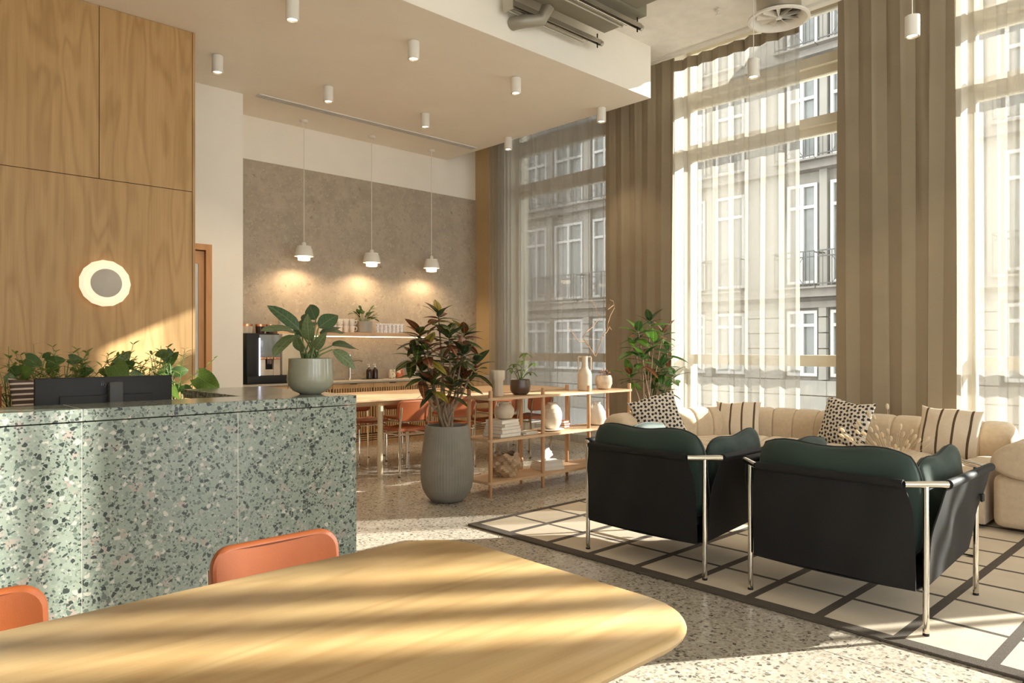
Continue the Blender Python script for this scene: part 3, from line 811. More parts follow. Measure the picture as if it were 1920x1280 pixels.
LM['croton_y'] = leaf_mat('croton_yellow', (0.33, 0.24, 0.04), (0.10, 0.12, 0.03), trans=0.3)
CRO = [add_leaf_mesh('croton_leaf_%s' % k, LM[k], 1.0, 0.40, 0.30, 0.22) for k in ('croton_g', 'croton_d', 'croton_r', 'croton_y')]
def croton(label, loc, pot_fn, rosettes, stem_z, seed, weights, lmin, lmax, stems=None, nleaf=(9, 13)):
    rnd = random.Random(seed)
    t = thing('potted_plant', label, 'plant', loc)
    pot_fn(t)
    L = Vector(loc)
    for i, p in enumerate(rosettes):
        p = Vector(p)
        a = rnd.uniform(0, 6.28)
        b0 = L + Vector((0.05 * math.cos(a), 0.05 * math.sin(a), stem_z))
        mid = b0.lerp(p, 0.5) + Vector((rnd.uniform(-.03, .03), rnd.uniform(-.03, .03), -0.04))
        q = b0.lerp(p, 0.25) + Vector((0, 0, 0.02))
        MB().tube([b0 - L, q - L, mid - L, p - L], [0.014, 0.012, 0.010, 0.006], 7).build('stem', W['bark'], t)
        n = rnd.randint(*nleaf)
        for k in range(n):
            an = a + 2.4 * k
            tilt = 0.95 - 1.35 * k / n + rnd.uniform(-.15, .15)
            d = Vector((math.cos(an) * math.cos(tilt), math.sin(an) * math.cos(tilt), math.sin(tilt)))
            bp = p - Vector((0, 0, 0.11 * k / n))
            me = rnd.choices(CRO, weights)[0]
            place_leaf(me, t, bp, d, sc=rnd.uniform(lmin, lmax), roll=rnd.uniform(-.3, .3))
    return t
PC = Vector((3.80, 4.83, 0))
def ribbed_pot(t):
    prof = [(0.10, 0.0), (0.135, 0.008), (0.175, 0.05), (0.205, 0.11), (0.22, 0.18), (0.224, 0.25), (0.218, 0.34), (0.205, 0.45), (0.192, 0.55), (0.183, 0.632), (0.180, 0.64), (0.165, 0.64), (0.160, 0.62), (0.16, 0.58)]
    def rib(a, z): return 1 + (0.012 * math.cos(a * 56) if 0.10 < z < 0.60 else 0)
    MB().lathe(prof, 168, fn=rib).build('pot', W['pot_grey'], t, smooth=60)
    MB().lathe([(0.158, 0.585), (0.10, 0.595), (0.01, 0.60)], 20).build('soil', W['soil'], t)
def rp(u, v, dy=0.0): return aty(u, v, PC.y + dy)
ros = [rp(822, 588), rp(786, 622, -.1), rp(772, 655, .05), rp(800, 650, -.22), rp(870, 622, .1), rp(842, 628, -.1), rp(868, 658, -.15), rp(893, 680, 0), rp(790, 690, -.12), rp(832, 668, .15), rp(858, 690, .15), rp(812, 712, -.2), rp(846, 722, -.15), rp(870, 705, .1)]
croton('tall croton with bronze and green leaves in a grey ribbed planter', tuple(PC), ribbed_pot, ros, 0.60, 21, (0.36, 0.30, 0.28, 0.06), 0.14, 0.215, nleaf=(13, 18))
# second croton behind the sofa
P2 = Vector((6.62, 4.80, 0))
def plain_pot(t):
    MB().lathe([(0.13, 0), (0.17, 0.03), (0.19, 0.2), (0.19, 0.42), (0.175, 0.44), (0.165, 0.44), (0.165, 0.38)], 28).build('pot', W['pot_grey'], t)
    MB().lathe([(0.163, 0.39), (0.08, 0.40), (0.01, 0.40)], 18).build('soil', W['soil'], t)
LM['ficus_b'] = leaf_mat('bright_green_leaf', (0.075, 0.185, 0.022), (0.18, 0.28, 0.06), trans=0.4)
LM['ficus_g'] = leaf_mat('glossy_green_leaf', (0.035, 0.085, 0.022), (0.09, 0.16, 0.05), trans=0.3, rough=0.25)
CRO_OLD = CRO
CRO = [add_leaf_mesh('croton_leaf_bright', LM['ficus_b'], 1.0, 0.40, 0.25, 0.25), add_leaf_mesh('croton_leaf_glossy', LM['ficus_g'], 1.0, 0.38, 0.25, 0.3), CRO_OLD[1], CRO_OLD[2]]
def rq(u, v, dy=0.0): return aty(u, v, P2.y + dy)
ros2 = [rq(1218, 602), rq(1196, 618, -.1), rq(1243, 622, 0), rq(1188, 645, .05), rq(1225, 640, -.15), rq(1252, 655, .05), rq(1205, 668, -.15), rq(1182, 700, -.05), rq(1240, 685, -.1), rq(1262, 700, 0), rq(1215, 705, .1), rq(1250, 722, -.1), rq(1230, 715, .1)]
croton('bushy croton with bright green leaves standing between the sofa and the taupe drape', tuple(P2), plain_pot, ros2, 0.40, 33, (0.40, 0.42, 0.10, 0.08), 0.15, 0.25)
CRO = CRO_OLD

# ================================================================== POT ON THE DESK
LM['aglao'] = leaf_mat('aglaonema_leaf', (0.055, 0.105, 0.040), (0.12, 0.17, 0.08), trans=0.25, rough=0.35)
LM['aglao2'] = leaf_mat('aglaonema_pale_leaf', (0.13, 0.175, 0.075), (0.20, 0.25, 0.12), trans=0.3, rough=0.35)
AG = [add_leaf_mesh('aglaonema_leaf', LM['aglao'], 1.0, 0.42, 0.35, 0.2, wave=0.04), add_leaf_mesh('aglaonema_leaf_pale', LM['aglao2'], 1.0, 0.44, 0.30, 0.22, wave=0.05), add_leaf_mesh('aglaonema_leaf_broad', LM['aglao'], 1.0, 0.62, 0.45, 0.15, wave=0.06)]
PP = Vector((1.742, 3.31, HD))
t = thing('potted_plant', 'broad leaved plant in a celadon glazed pot on the terrazzo desk', 'plant', tuple(PP))
MB().lathe([(0.050, 0.0), (0.055, 0.004), (0.085, 0.018), (0.108, 0.045), (0.113, 0.075), (0.110, 0.12), (0.107, 0.17), (0.108, 0.176), (0.102, 0.178), (0.098, 0.17), (0.098, 0.15)], 48,
           fn=lambda a, z: 1 + 0.006 * math.sin(z * 420)).build('pot', W['celadon'], t, smooth=60)
MB().lathe([(0.097, 0.152), (0.05, 0.156), (0.01, 0.156)], 18).build('soil', W['soil'], t)
def stalk(parent, p0, p1, r0=0.005, r1=0.003, bow=0.03, mat=None, name='stem'):
    L = parent.location
    p0, p1 = Vector(p0), Vector(p1)
    m1 = p0.lerp(p1, 0.5) + Vector((0, 0, bow))
    MB().tube([p0 - L, m1 - L, p1 - L], [r0, (r0 + r1) / 2, r1], 6).build(name, mat or LM['stalk'], parent)
LM['stalk'] = plain('green_stalk', (0.13, 0.19, 0.06), 0.5)
# (leaf base pixel, tip pixel, depth offset, which mesh, roll)
for i, (bu, bv, tu, tv, dy, k, up) in enumerate([
        (561, 618, 514, 583, 0.02, 0, 1), (552, 622, 508, 620, -0.06, 1, 1), (560, 628, 520, 655, -0.10, 1, 1), (578, 606, 575, 578, 0.06, 2, 0), (580, 640, 574, 604, -0.06, 1, 0),
        (597, 615, 628, 588, -0.02, 2, 0), (600, 628, 636, 614, 0.02, 0, 1), (622, 648, 668, 652, 0.02, 0, 1), (623, 655, 655, 690, -0.05, 1, 1), (590, 655, 602, 634, -0.09, 1, 0),
        (567, 612, 563, 590, 0.08, 0, 0), (586, 612, 600, 592, 0.1, 0, 0), (565, 660, 556, 645, -0.05, 1, 0), (606, 622, 645, 622, 0.07, 1, 1), (592, 600, 585, 584, 0.03, 2, 0), (575, 630, 548, 612, 0.08, 2, 1)]):
    bpt = aty(bu, bv, PP.y + dy); tip = aty(tu, tv, PP.y + dy * 1.9)
    d = tip - bpt
    s0 = PP + Vector((0.04 * math.cos(i * 2.1), 0.04 * math.sin(i * 2.1), 0.155))
    stalk(t, s0, bpt, 0.0055, 0.0035, 0.01)
    place_leaf(AG[k], t, bpt, d + Vector((0, 0, 0.04 if up else 0)), up=(-VF + VU * (1.0 if up else 0.15)), sc=max(d.length * 1.2, 0.12), roll=random.uniform(-.3, .3))

# ================================================================== PLANTER TROUGH BEHIND THE DESK
YT = 4.62
tg = thing('planter_trough', 'long dark planter trough behind the reception desk', 'planter', (1.0, YT, 0))
MB().box(-1.9, -0.16, 0, 1.05, 0.16, 0.93).build('trough_body', W['soot'], tg, bevel=0.006)
MB().box(-1.88, -0.14, 0.92, 1.03, 0.14, 0.945).build('soil', W['soil'], tg, smooth=None)
LM['pothos'] = leaf_mat('pothos_leaf', (0.12, 0.20, 0.035), (0.17, 0.25, 0.07), trans=0.42)
LM['pothos_d'] = leaf_mat('pothos_dark_leaf', (0.055, 0.11, 0.025), (0.13, 0.19, 0.06), trans=0.35)
LM['marble'] = leaf_mat('marbled_leaf', (0.085, 0.16, 0.05), None, trans=0.35, spots=(0.42, 0.48, 0.30))
LM['fern'] = leaf_mat('fern_leaf', (0.24, 0.31, 0.07), None, trans=0.45)
PO = [add_leaf_mesh('pothos_leaf', LM['pothos'], 1.0, 0.95, 0.25, 0.12, heart=1.0, n=9), add_leaf_mesh('pothos_leaf_dark', LM['pothos_d'], 1.0, 0.92, 0.3, 0.15, heart=1.0, n=9), add_leaf_mesh('marbled_leaf', LM['marble'], 1.0, 0.62, 0.2, 0.12, n=9)]
FE = add_leaf_mesh('fern_leaflet', LM['fern'], 1.0, 0.22, 0.2, 0.2, n=5)
def trough_plant(label, u0, leaves, ferns, dy=0.0, fern_seed=0):
    b = aty(u0, 750, YT + dy); b.z = 0.946; b.x = min(b.x, 1.98)
    t = thing('trough_plant', label, 'plant', tuple(b), group='plants in the trough behind the desk')
    for i, (cu, cv, tu, tv, k, ddy) in enumerate(leaves):
        bp = aty(cu, cv, YT + dy + ddy); tip = aty(tu, tv, YT + dy + ddy * 1.5 - 0.03)
        d = tip - bp
        stalk(t, b + Vector((0.03 * math.cos(i * 2), 0.03 * math.sin(i * 2), 0)), bp, 0.004, 0.0025, 0.03)
        place_leaf(PO[k], t, bp, d, up=(-VF + VU * 0.5), sc=d.length * 0.95, roll=random.uniform(-.35, .35))
    rnd = random.Random(fern_seed)
    if ferns:
        lf_ = MB(); st_ = MB()
        base_me = [v.co.copy() for v in FE.vertices]; base_f = [tuple(p.vertices) for p in FE.polygons]
        for fi in range(ferns):
            a = rnd.uniform(0, 6.28); el = rnd.uniform(0.7, 1.4); Ln = rnd.uniform(0.22, 0.46)
            d = Vector((math.cos(a) * math.cos(el), math.sin(a) * math.cos(el) * 0.6, math.sin(el)))
            pts = [d * (Ln * q / 6) + Vector((0, 0, -0.17 * Ln * (q / 6) ** 2)) for q in range(7)]
            st_.tube(pts, 0.0015, 4)
            side = d.cross(Vector((0, 0, 1))).normalized()
            for q in range(2, 7):
                for s in (-1, 1):
                    y = (d * 0.5 + side * s + Vector((0, 0, rnd.uniform(-.2, .3)))).normalized()
                    x = y.cross(Vector((0, 0, 1))).normalized(); z = x.cross(y)
                    sc = rnd.uniform(0.04, 0.075)
                    M = Matrix.Translation(pts[q]) @ Matrix((x, y, z)).transposed().to_4x4() @ Matrix.Scale(sc, 4)
                    lf_.add([M @ v for v in base_me], base_f)
        fo = lf_.build('fern_foliage', LM['fern'], t, smooth=80); fo['kind'] = 'stuff'
        fo2 = st_.build('fern_stems', LM['stalk'], t); fo2['kind'] = 'stuff'
    return t
trough_plant('trailing plant with heart shaped leaves, one hanging in front of the door frame', 330,
    [(372, 706, 410, 732, 0, -0.10), (328, 698, 354, 692, 1, 0.0), (345, 728, 362, 740, 1, -0.05), (340, 722, 322, 735, 1, 0.02), (318, 680, 330, 655, 1, 0.05), (330, 745, 322, 725, 0, -0.05), (310, 690, 330, 700, 1, 0.05)], 9, -0.05, 1)
trough_plant('plant with upright heart leaf at the right end of the monitor', 300, [(310, 660, 325, 684, 1, 0), (316, 698, 300, 696, 1, -.03), (312, 662, 290, 664, 0, .05)], 12, 0.03, 2)
trough_plant('feathery fern between the marbled leaf and the trailing plant', 285, [(270, 705, 246, 697, 2, -.05)], 26, -0.03, 3)
trough_plant('plant with a large marbled leaf standing above the monitor', 225, [(212, 700, 240, 652, 2, 0), (214, 685, 236, 718, 0, -.1), (236, 688, 250, 678, 1, -.05), (205, 700, 185, 694, 0, 0.05)], 14, 0.0, 4)
trough_plant('fine leaved fern above the middle of the monitor', 170, [(150, 700, 175, 690, 1, 0)], 30, 0.02, 5)
trough_plant('bushy green plant behind the left part of the monitor', 125, [(90, 680, 122, 670, 1, 0), (130, 672, 155, 676, 1, 0), (100, 695, 92, 668, 0, .05)], 28, -0.02, 6)
trough_plant('plant with a drooping pointed leaf above the striped cushion', 70, [(48, 672, 82, 682, 1, 0), (40, 700, 60, 692, 0, -.08), (84, 672, 92, 660, 1, 0)], 22, 0.0, 7)
trough_plant('grey green plant beside the tan chair back', 20, [(20, 700, 40, 688, 1, -.05), (8, 705, 26, 712, 2, -.1), (35, 690, 55, 700, 0, 0)], 22, 0.02, 8)

# ================================================================== WALL LAMP
wlm = thing('wall_lamp', 'glowing faceted disc lamp on the oak wall', 'lamp', (1.66, YO, 1.825))
M_ = Matrix.Rotation(math.pi / 2, 4, 'X')
MB().lathe([(0.06, 0.0), (0.07, 0.02), (0.07, 0.045), (0.05, 0.05)], 24).xf(M_).build('wall_mount', W['white'], wlm)
MB().lathe([(0.05, 0.045), (0.165, 0.050), (0.193, 0.062), (0.193, 0.078), (0.165, 0.095), (0.118, 0.10)], 15).xf(M_).build('glass_shade', glow('lit_opal_glass', (0.80, 0.63, 0.43), 0.42), wlm, smooth=25)
MB().lathe([(0.114, 0.095), (0.117, 0.112), (0.10, 0.118)], 40).xf(M_).build('front_disc', plain('grey_lamp_disc', (0.50, 0.45, 0.38), 0.6), wlm)

# ================================================================== KITCHEN
YK = 8.20
xs = [3.42, 4.02, 4.62, 5.22, 5.82, 6.42, 7.40]
KL = ['oak base cabinet with slatted door under the coffee machine', 'oak base cabinet with slatted door under the celadon plant pot', 'oak base cabinet with slatted door below the tap',
      'oak base cabinet with slatted door below the brown soap bottles', 'oak base cabinet with slatted door below the patterned jars', 'wide plain oak base cabinet against the tan end panel']
for i in range(6):
    x0, x1 = xs[i], xs[i+1]
    w = x1 - x0
    t = thing('base_cabinet', KL[i], 'cabinet', (x0 + w/2, 8.44, 0), group='kitchen base cabinets')
    MB().box(-w/2 + 0.002, -0.20, 0.10, w/2 - 0.002, 0.24, 0.83).build('body', W['cabinet'], t, smooth=None)
    MB().box(-w/2 + 0.002, -0.22, 0, w/2 - 0.002, 0.0, 0.05).build('plinth', W['cabinet'], t, smooth=None)
    v = MB()
    for k in range(4): v.box(-w/2 + 0.005, -0.225, 0.052 + k*0.028, w/2 - 0.005, -0.21, 0.068 + k*0.028)
    v.build('vent_grille', W['cabinet'], t, smooth=None)
    MB().box(-w/2 + 0.004, -0.207, 0.05, w/2 - 0.004, -0.2, 0.168).build('vent_back', W['dark'], t, smooth=None)
    if i < 5:
        d = MB().box(-w/2 + 0.003, -0.222, 0.17, w/2 - 0.003, -0.202, 0.825).build('door', W['dark'], t, smooth=None)
        s = MB(); n = 16
        for k in range(n):
            a = -w/2 + 0.004 + (w - 0.008) * k / n
            s.box(a, -0.24, 0.172, a + 0.021, -0.222, 0.765)
        so = s.build('slats', W['cabinet'], d, smooth=None); so['kind'] = 'stuff'
        MB().box(-w/2 + 0.003, -0.242, 0.766, w/2 - 0.003, -0.221, 0.826).build('top_rail', W['cabinet'], d, smooth=None)
        MB().box(-0.05, -0.249, 0.815, 0.05, -0.242, 0.826).build('pull', W['dark'], d, smooth=None)
    else:
        for a, b_ in ((-w/2 + 0.003, -0.002), (0.002, w/2 - 0.003)):
            MB().box(a, -0.24, 0.17, b_, -0.202, 0.825).build('door', W['cabinet'], t, smooth=None)
tag(MB().box(3.40, 8.185, 0.832, 7.405, 8.68, 0.860).build('worktop', W['counter'], bevel=0.003, seg=1), 'long grey stone worktop over the slatted oak cabinets', 'worktop')

cm = thing('coffee_machine', 'black and cream coffee machine with copper topped bean hoppers', 'coffee machine', (3.80, 8.42, 0.86))
MB().box(-0.27, -0.18, 0.0, -0.115, 0.20, 0.60).box(-0.115, -0.10, 0.1, 0.17, 0.20, 0.60).build('body', W['black'], cm, bevel=0.008)
MB().box(-0.275, -0.21, 0, 0.42, 0.20, 0.098).build('drip_tray', W['black'], cm, bevel=0.008)
MB().box(-0.11, -0.145, 0.31, 0.165, -0.10, 0.585).build('touch_screen', plain('grey_screen', (0.22, 0.24, 0.24), 0.08), cm, bevel=0.006)
MB().box(-0.122, -0.19, 0.10, -0.111, -0.175, 0.545).build('light_strip', glow('cool_led', (0.72, 0.78, 1.0), 2.0), cm, smooth=None)
MB().box(-0.105, -0.15, 0.10, -0.03, -0.105, 0.29).box(0.075, -0.15, 0.10, 0.155, -0.105, 0.29).box(-0.03, -0.14, 0.10, 0.075, -0.11, 0.17).build('front_panel', W['cream_cer'], cm, smooth=None)
for x in (-0.06, 0.025, 0.11): MB().box(x - 0.038, -0.165, 0.292, x + 0.038, -0.10, 0.315).build('trim_strip', W['copper'], cm, bevel=0.003)
MB().cyl((0.02, -0.16, 0.235), (0.02, -0.16, 0.292), 0.035).build('spout', W['brown_cer'], cm)
MB().box(0.175, -0.17, 0.10, 0.42, 0.20, 0.60).build('milk_cooler', plain('cream_enamel', (0.62, 0.54, 0.40), 0.4), cm, bevel=0.008)
for k, (x, r) in enumerate(((-0.19, 0.075), (-0.02, 0.055), (0.105, 0.05))):
    h = MB().cyl((x, 0.02, 0.601), (x, 0.02, 0.685), r * 0.9, r, 20).build('bean_hopper', W['amber'] if k else W['cream_cer'], cm)
    MB().cyl((x, 0.02, 0.686), (x, 0.02, 0.712), r * 1.03, n=20).build('lid', W['copper'], h)

ws = thing('wall_shelf', 'long oak wall shelf with a light strip under its front edge', 'shelf', (5.12, 8.56, 1.44))
MB().box(-1.12, -0.12, 0.0, 1.12, 0.118, 0.052).build('board', W['pine'], ws, bevel=0.002, seg=1)
MB().box(-1.11, -0.118, -0.010, 1.11, -0.105, -0.001).build('light_strip', glow('warm_led', (1.0, 0.74, 0.42), 5.0), ws, smooth=None)
MB().box(-1.11, 0.06, -0.006, 1.11, 0.07, -0.001).build('light_strip', glow('warm_led_rear', (1.0, 0.72, 0.40), 2.5), ws, smooth=None)

def cup(name, label, grp, loc, mat, r0, r1, h, rz, cat='mug', handle=True):
    t = thing(name, label, cat, loc, rz, grp)
    MB().lathe([(r0 * 0.9, 0), (r0, 0.004), (r1, h), (r1 - 0.004, h), (r0 - 0.004, 0.008), (0.004, 0.008)], 16).build('cup', mat, t)
    if handle: MB().tube([(r1 * 0.95, 0, h * 0.85), (r1 + 0.022, 0, h * 0.78), (r1 + 0.026, 0, h * 0.5), (r1 + 0.015, 0, h * 0.28), (r0, 0, h * 0.25)], 0.005, 6).build('handle', mat, t)
    return t
for i in range(6):
    for lv in range(2):
        cup('mug', 'white mug in the %s tier, %s the grey shelf pot' % (('lower', 'upper')[lv], ('sixth from', 'fifth from', 'fourth from', 'third from', 'second from', 'next to')[i]), 'white mugs on the wall shelf', (4.64 + i * 0.092, 8.54, 1.493 + lv * 0.090), W['white_cer'], 0.030, 0.040, 0.088, -0.5 if i == 5 else math.pi / 2 + 0.3)
for i in range(2):
    for lv in range(2):
        cup('tea_cup', 'pale grey %s cup on the wall shelf, %s the coffee machine' % (('lower', 'upper')[lv], ('nearer', 'farther from')[i]), 'grey cups on the wall shelf', (4.10 + i * 0.10, 8.54, 1.493 + lv * 0.095), W['pot_grey'] if 0 else plain('pale_grey_glaze%d%d' % (i, lv), (0.55, 0.50, 0.43), 0.4), 0.036, 0.042, 0.092, 1.2, 'cup', False)
W['drinkglass'] = glass_mat('drinking_glass', (0.99, 0.99, 0.99), 0.3)
for i in range(7):
    for rr in range(1):
        o = MB().lathe([(0.003, 0.001), (0.027, 0), (0.031, 0.13)], 18, cap=False).build('drinking_glass', W['drinkglass'], loc=(5.49 + i * 0.066 + rr * 0.02, 8.51 + rr * 0.075, 1.4925))
        tag(o, 'clear drinking glass on the wall shelf, %s the grey pot' % ('next to', 'second from', 'third from', 'fourth from', 'fifth from', 'sixth from', 'seventh from')[i], 'glass', 'drinking glasses on the wall shelf')
def small_plant(label, loc, pot_mat, r, h, leaves, seed, lmin, lmax, mats, name='potted_plant', spread=0.8, rise=0.09):
    rnd = random.Random(seed)
    t = thing(name, label, 'plant', loc)
    MB().lathe([(r * 0.82, 0), (r * 0.95, 0.006), (r, h * 0.4), (r, h), (r * 0.92, h), (r * 0.90, h * 0.85)], 28).build('pot', pot_mat, t)
    MB().lathe([(r * 0.89, h * 0.86), (r * 0.4, h * 0.9), (0.005, h * 0.9)], 16).build('soil', W['soil'], t)
    L = Vector(loc)
    for i in range(leaves):
        a = i * 2.4 + rnd.uniform(-.3, .3); el = rnd.uniform(0.25, 1.35)
        d = Vector((math.cos(a) * math.cos(el), math.sin(a) * math.cos(el), math.sin(el)))
        if d.y > 0: d.y *= -0.5
        s0 = L + Vector((0.3 * r * math.cos(a), 0.3 * r * math.sin(a), h * 0.88))
        bp = s0 + d * rnd.uniform(rise * 0.6, rise * 1.5)
        stalk(t, s0, bp, 0.003, 0.002, 0.008)
        place_leaf(rnd.choice(mats), t, bp, d * spread + Vector((0, 0, rnd.uniform(-.5, .1))), sc=rnd.uniform(lmin, lmax), roll=rnd.uniform(-.4, .4))
    return t
LM['dkgreen'] = leaf_mat('dark_small_leaf', (0.045, 0.10, 0.025), (0.11, 0.17, 0.06), trans=0.3)
SG = [add_leaf_mesh('small_leaf', LM['dkgreen'], 1.0, 0.42, 0.35, 0.2), AG[0]]
W['greypot'] = plain('grey_stoneware', (0.34, 0.31, 0.26), 0.35, var=0.06)
small_plant('leafy plant in a smooth grey pot on the wall shelf', (5.30, 8.56, 1.4925), W['greypot'], 0.115, 0.155, 26, 3, 0.08, 0.13, SG, rise=0.13)
small_plant('plant in a low grey bowl at the end panel side of the worktop', (6.80, 8.42, 0.8605), W['greypot'], 0.15, 0.11, 22, 9, 0.10, 0.16, SG, rise=0.12)
tp = thing('kitchen_tap', 'chrome kitchen tap with side lever behind the desk plant', 'tap', (5.045, 8.50, 0.8605))
MB().lathe([(0.028, 0), (0.026, 0.01), (0.017, 0.02), (0.016, 0.31), (0.021, 0.315), (0.021, 0.335), (0.012, 0.34)], 16).build('column', W['chrome'], tp)
MB().tube([(0.01, 0, 0.255), (0.13, -0.02, 0.262), (0.17, -0.03, 0.245)], 0.012, 10).build('spout', W['chrome'], tp)
MB().tube([(0.014, 0, 0.06), (0.085, 0, 0.062)], 0.009, 8).build('lever', W['chrome'], tp)
def bottle(label, x, y):
    t = thing('soap_bottle', label, 'bottle', (x, y, 0.8605), group='brown soap bottles on the worktop')
    MB().lathe([(0.036, 0), (0.040, 0.005), (0.040, 0.105), (0.033, 0.125), (0.014, 0.14), (0.014, 0.155)], 18).build('bottle_body', W['amber'], t)
    MB().lathe([(0.015, 0.155), (0.015, 0.168), (0.005, 0.17), (0.005, 0.192), (0.010, 0.194), (0.010, 0.2)], 12).build('pump', W['white_cer'], t)
    MB().tube([(0, 0, 0.196), (-0.035, 0, 0.194)], 0.004, 6).build('nozzle', W['white_cer'], t)
bottle('brown pump bottle on the worktop, nearer the tap', 5.342, 8.50); bottle('brown pump bottle on the worktop, nearer the painted jars', 5.437, 8.50)
tag(MB().box(5.25, 8.42, 0.8605, 5.52, 8.555, 0.866).build('tray', W['soot'], bevel=0.002, seg=1), 'thin dark tray under the brown pump bottles', 'tray')
for o in bpy.data.objects:
    if o.name.startswith('soap_bottle'): o.location.z = 0.8665
m, nt, b, o_ = base('jar_patches')
W['jar1'] = terrazzo('white_speckled_jar', (0.66, 0.60, 0.48), [(34, 0.45, 0.05, [(0.28, 0.26, 0.2), (0.42, 0.36, 0.27), (0.75, 0.70, 0.6)])], space='object', rough=0.3)
W['jar2'] = terrazzo('orange_painted_jar', (0.60, 0.16, 0.07), [(22, 0.5, 0.04, [(0.70, 0.28, 0.06), (0.66, 0.55, 0.42), (0.45, 0.10, 0.06)])], space='object', rough=0.3)
def jar(label, x, mat, r, h):
    o = MB().lathe([(r * 0.8, 0), (r, 0.02), (r * 1.03, h * 0.5), (r * 0.95, h * 0.85), (r * 0.8, h), (r * 0.72, h), (r * 0.8, h * 0.8), (0.004, 0.012)], 22).build('jar', mat, loc=(x, 8.50, 0.8605))
    tag(o, label, 'jar')
jar('squat off-white speckled jar beside the orange one on the worktop', 5.712, W['jar1'], 0.052, 0.125)
jar('squat jar painted in orange patches on the worktop', 5.835, W['jar2'], 0.055, 0.128)
o = MB().lathe([(0.03, 0), (0.058, 0.02), (0.064, 0.055), (0.058, 0.085), (0.052, 0.085), (0.056, 0.05), (0.004, 0.012)], 22).build('bowl', W['white_cer'], loc=(6.05, 8.50, 0.8605)); tag(o, 'small white bowl on the worktop behind the croton', 'bowl')

# pendants
for x, l in ((4.178, 'white tiered pendant lamp over the celadon pot plant'), (5.13, 'white tiered pendant lamp above the grey shelf pot'), (6.096, 'white tiered pendant lamp above the croton')):
    x *= 1.037
    t = thing('pendant_lamp', l, 'lamp', (x, 8.40, 2.384), group='kitchen pendant lamps')
    MB().lathe([(0.055, 0.18), (0.088, 0.178), (0.088, 0.158), (0.096, 0.15), (0.118, 0.052), (0.118, 0.048), (0.112, 0.05), (0.088, 0.148), (0.05, 0.17)], 36).build('lamp_shade', W['white'], t, smooth=40)
    MB().lathe([(0.026, 0.18), (0.028, 0.205), (0.022, 0.225), (0.010, 0.23)], 20).build('lamp_cap', W['white'], t)
    MB().lathe([(0.070, 0.0), (0.072, 0.002), (0.078, 0.052), (0.074, 0.052), (0.068, 0.006), (0.004, 0.006)], 30).build('diffuser', glow('lit_diffuser', (1.0, 0.80, 0.55), 2.2), t)
    MB().tube([(0, 0, 0.228), (0, 0, ZC - 2.384 - 0.03)], 0.0045, 6).build('cord', W['white'], t)
    MB().lathe([(0.045, ZC - 2.384 - 0.03), (0.05, ZC - 2.384 - 0.001)], 20).build('canopy', W['white'], t)
    ld = bpy.data.lights.new('pendant_bulb', 'SPOT'); ld.energy = 15; ld.color = (1, 0.72, 0.44); ld.spot_size = math.radians(162); ld.spot_blend = 0.55; ld.shadow_soft_size = 0.05
    lo = bpy.data.objects.new('bulb', ld); col.objects.link(lo); lo.parent = t; lo.location = (0, 0, -0.01)

# surface spots on the lowered ceiling
SP = [(2.76, 5.55), (3.955, 5.53), (5.275, 5.535), (6.68, 5.535), (2.755, 7.11), (3.965, 7.13), (5.28, 7.14), (6.70, 7.18)]
W['spotglow'] = glow('lit_spot', (1.0, 0.83, 0.60), 9.0)
def spot_body(t, z0):
    MB().lathe([(0.050, z0), (0.054, z0 + 0.003), (0.054, z0 + 0.165), (0.045, z0 + 0.169), (0.002, z0 + 0.169)], 28, cap=False).build('housing', W['white'], t)
    MB().lathe([(0.050, z0 + 0.0005), (0.044, z0 + 0.001), (0.036, z0 + 0.02)], 28, cap=False).build('reflector', W['steel'], t)
    MB().lathe([(0.037, z0 + 0.014), (0.002, z0 + 0.012)], 20, cap=False).build('lens', W['spotglow'], t)
    ld = bpy.data.lights.new('spot_bulb', 'SPOT'); ld.energy = 22; ld.color = (1, 0.78, 0.52); ld.spot_size = math.radians(85); ld.spot_blend = 0.7; ld.shadow_soft_size = 0.03
    lo = bpy.data.objects.new('bulb', ld); col.objects.link(lo); lo.parent = t; lo.location = (0, 0, z0 - 0.005)
for x, y in SP:
    t = thing('ceiling_spot', 'white cylinder ceiling spot %s, %s' % ('by the slot vent' if y > 6.5 else 'by the ceiling step', ('nearest the oak wall', 'second from the oak wall', 'third from the oak wall', 'nearest the windows')[int((x - 2.5) / 1.25)]), 'lamp', (x, y, ZC - 0.17), group='cylinder spots on the lowered ceiling')
    spot_body(t, 0.0)
for (x, y), l in (((6.20, 3.33), 'white cylinder spot hanging on a cord beside the round air diffuser'), ((6.31, 2.02), 'white cylinder spot hanging on a cord in front of the wide taupe drape')):
    t = thing('hanging_spot', l, 'lamp', (x, y, 3.78))
    spot_body(t, 0.0)
    MB().tube([(0, 0, 0.168), (0, 0, ZR - 3.78 - 0.02)], 0.004, 6).build('cord', W['white'], t)
    MB().lathe([(0.03, ZR - 3.78 - 0.025), (0.035, ZR - 3.78 - 0.001)], 16).build('canopy', W['white'], t)

# slot vent
vt = thing('slot_vent', 'long slot air vent in the lowered ceiling', 'vent', (5.11, 7.895, ZC - 0.012))
MB().box(-1.59, -0.052, 0, 1.59, 0.052, 0.011).build('backing', W['dark'], vt, smooth=None)
for k in range(5): MB().box(-1.60, -0.056 + k * 0.0255, -0.004, 1.60, -0.056 + k * 0.0255 + 0.008, 0.010).build('slat', W['white'], vt, smooth=None)
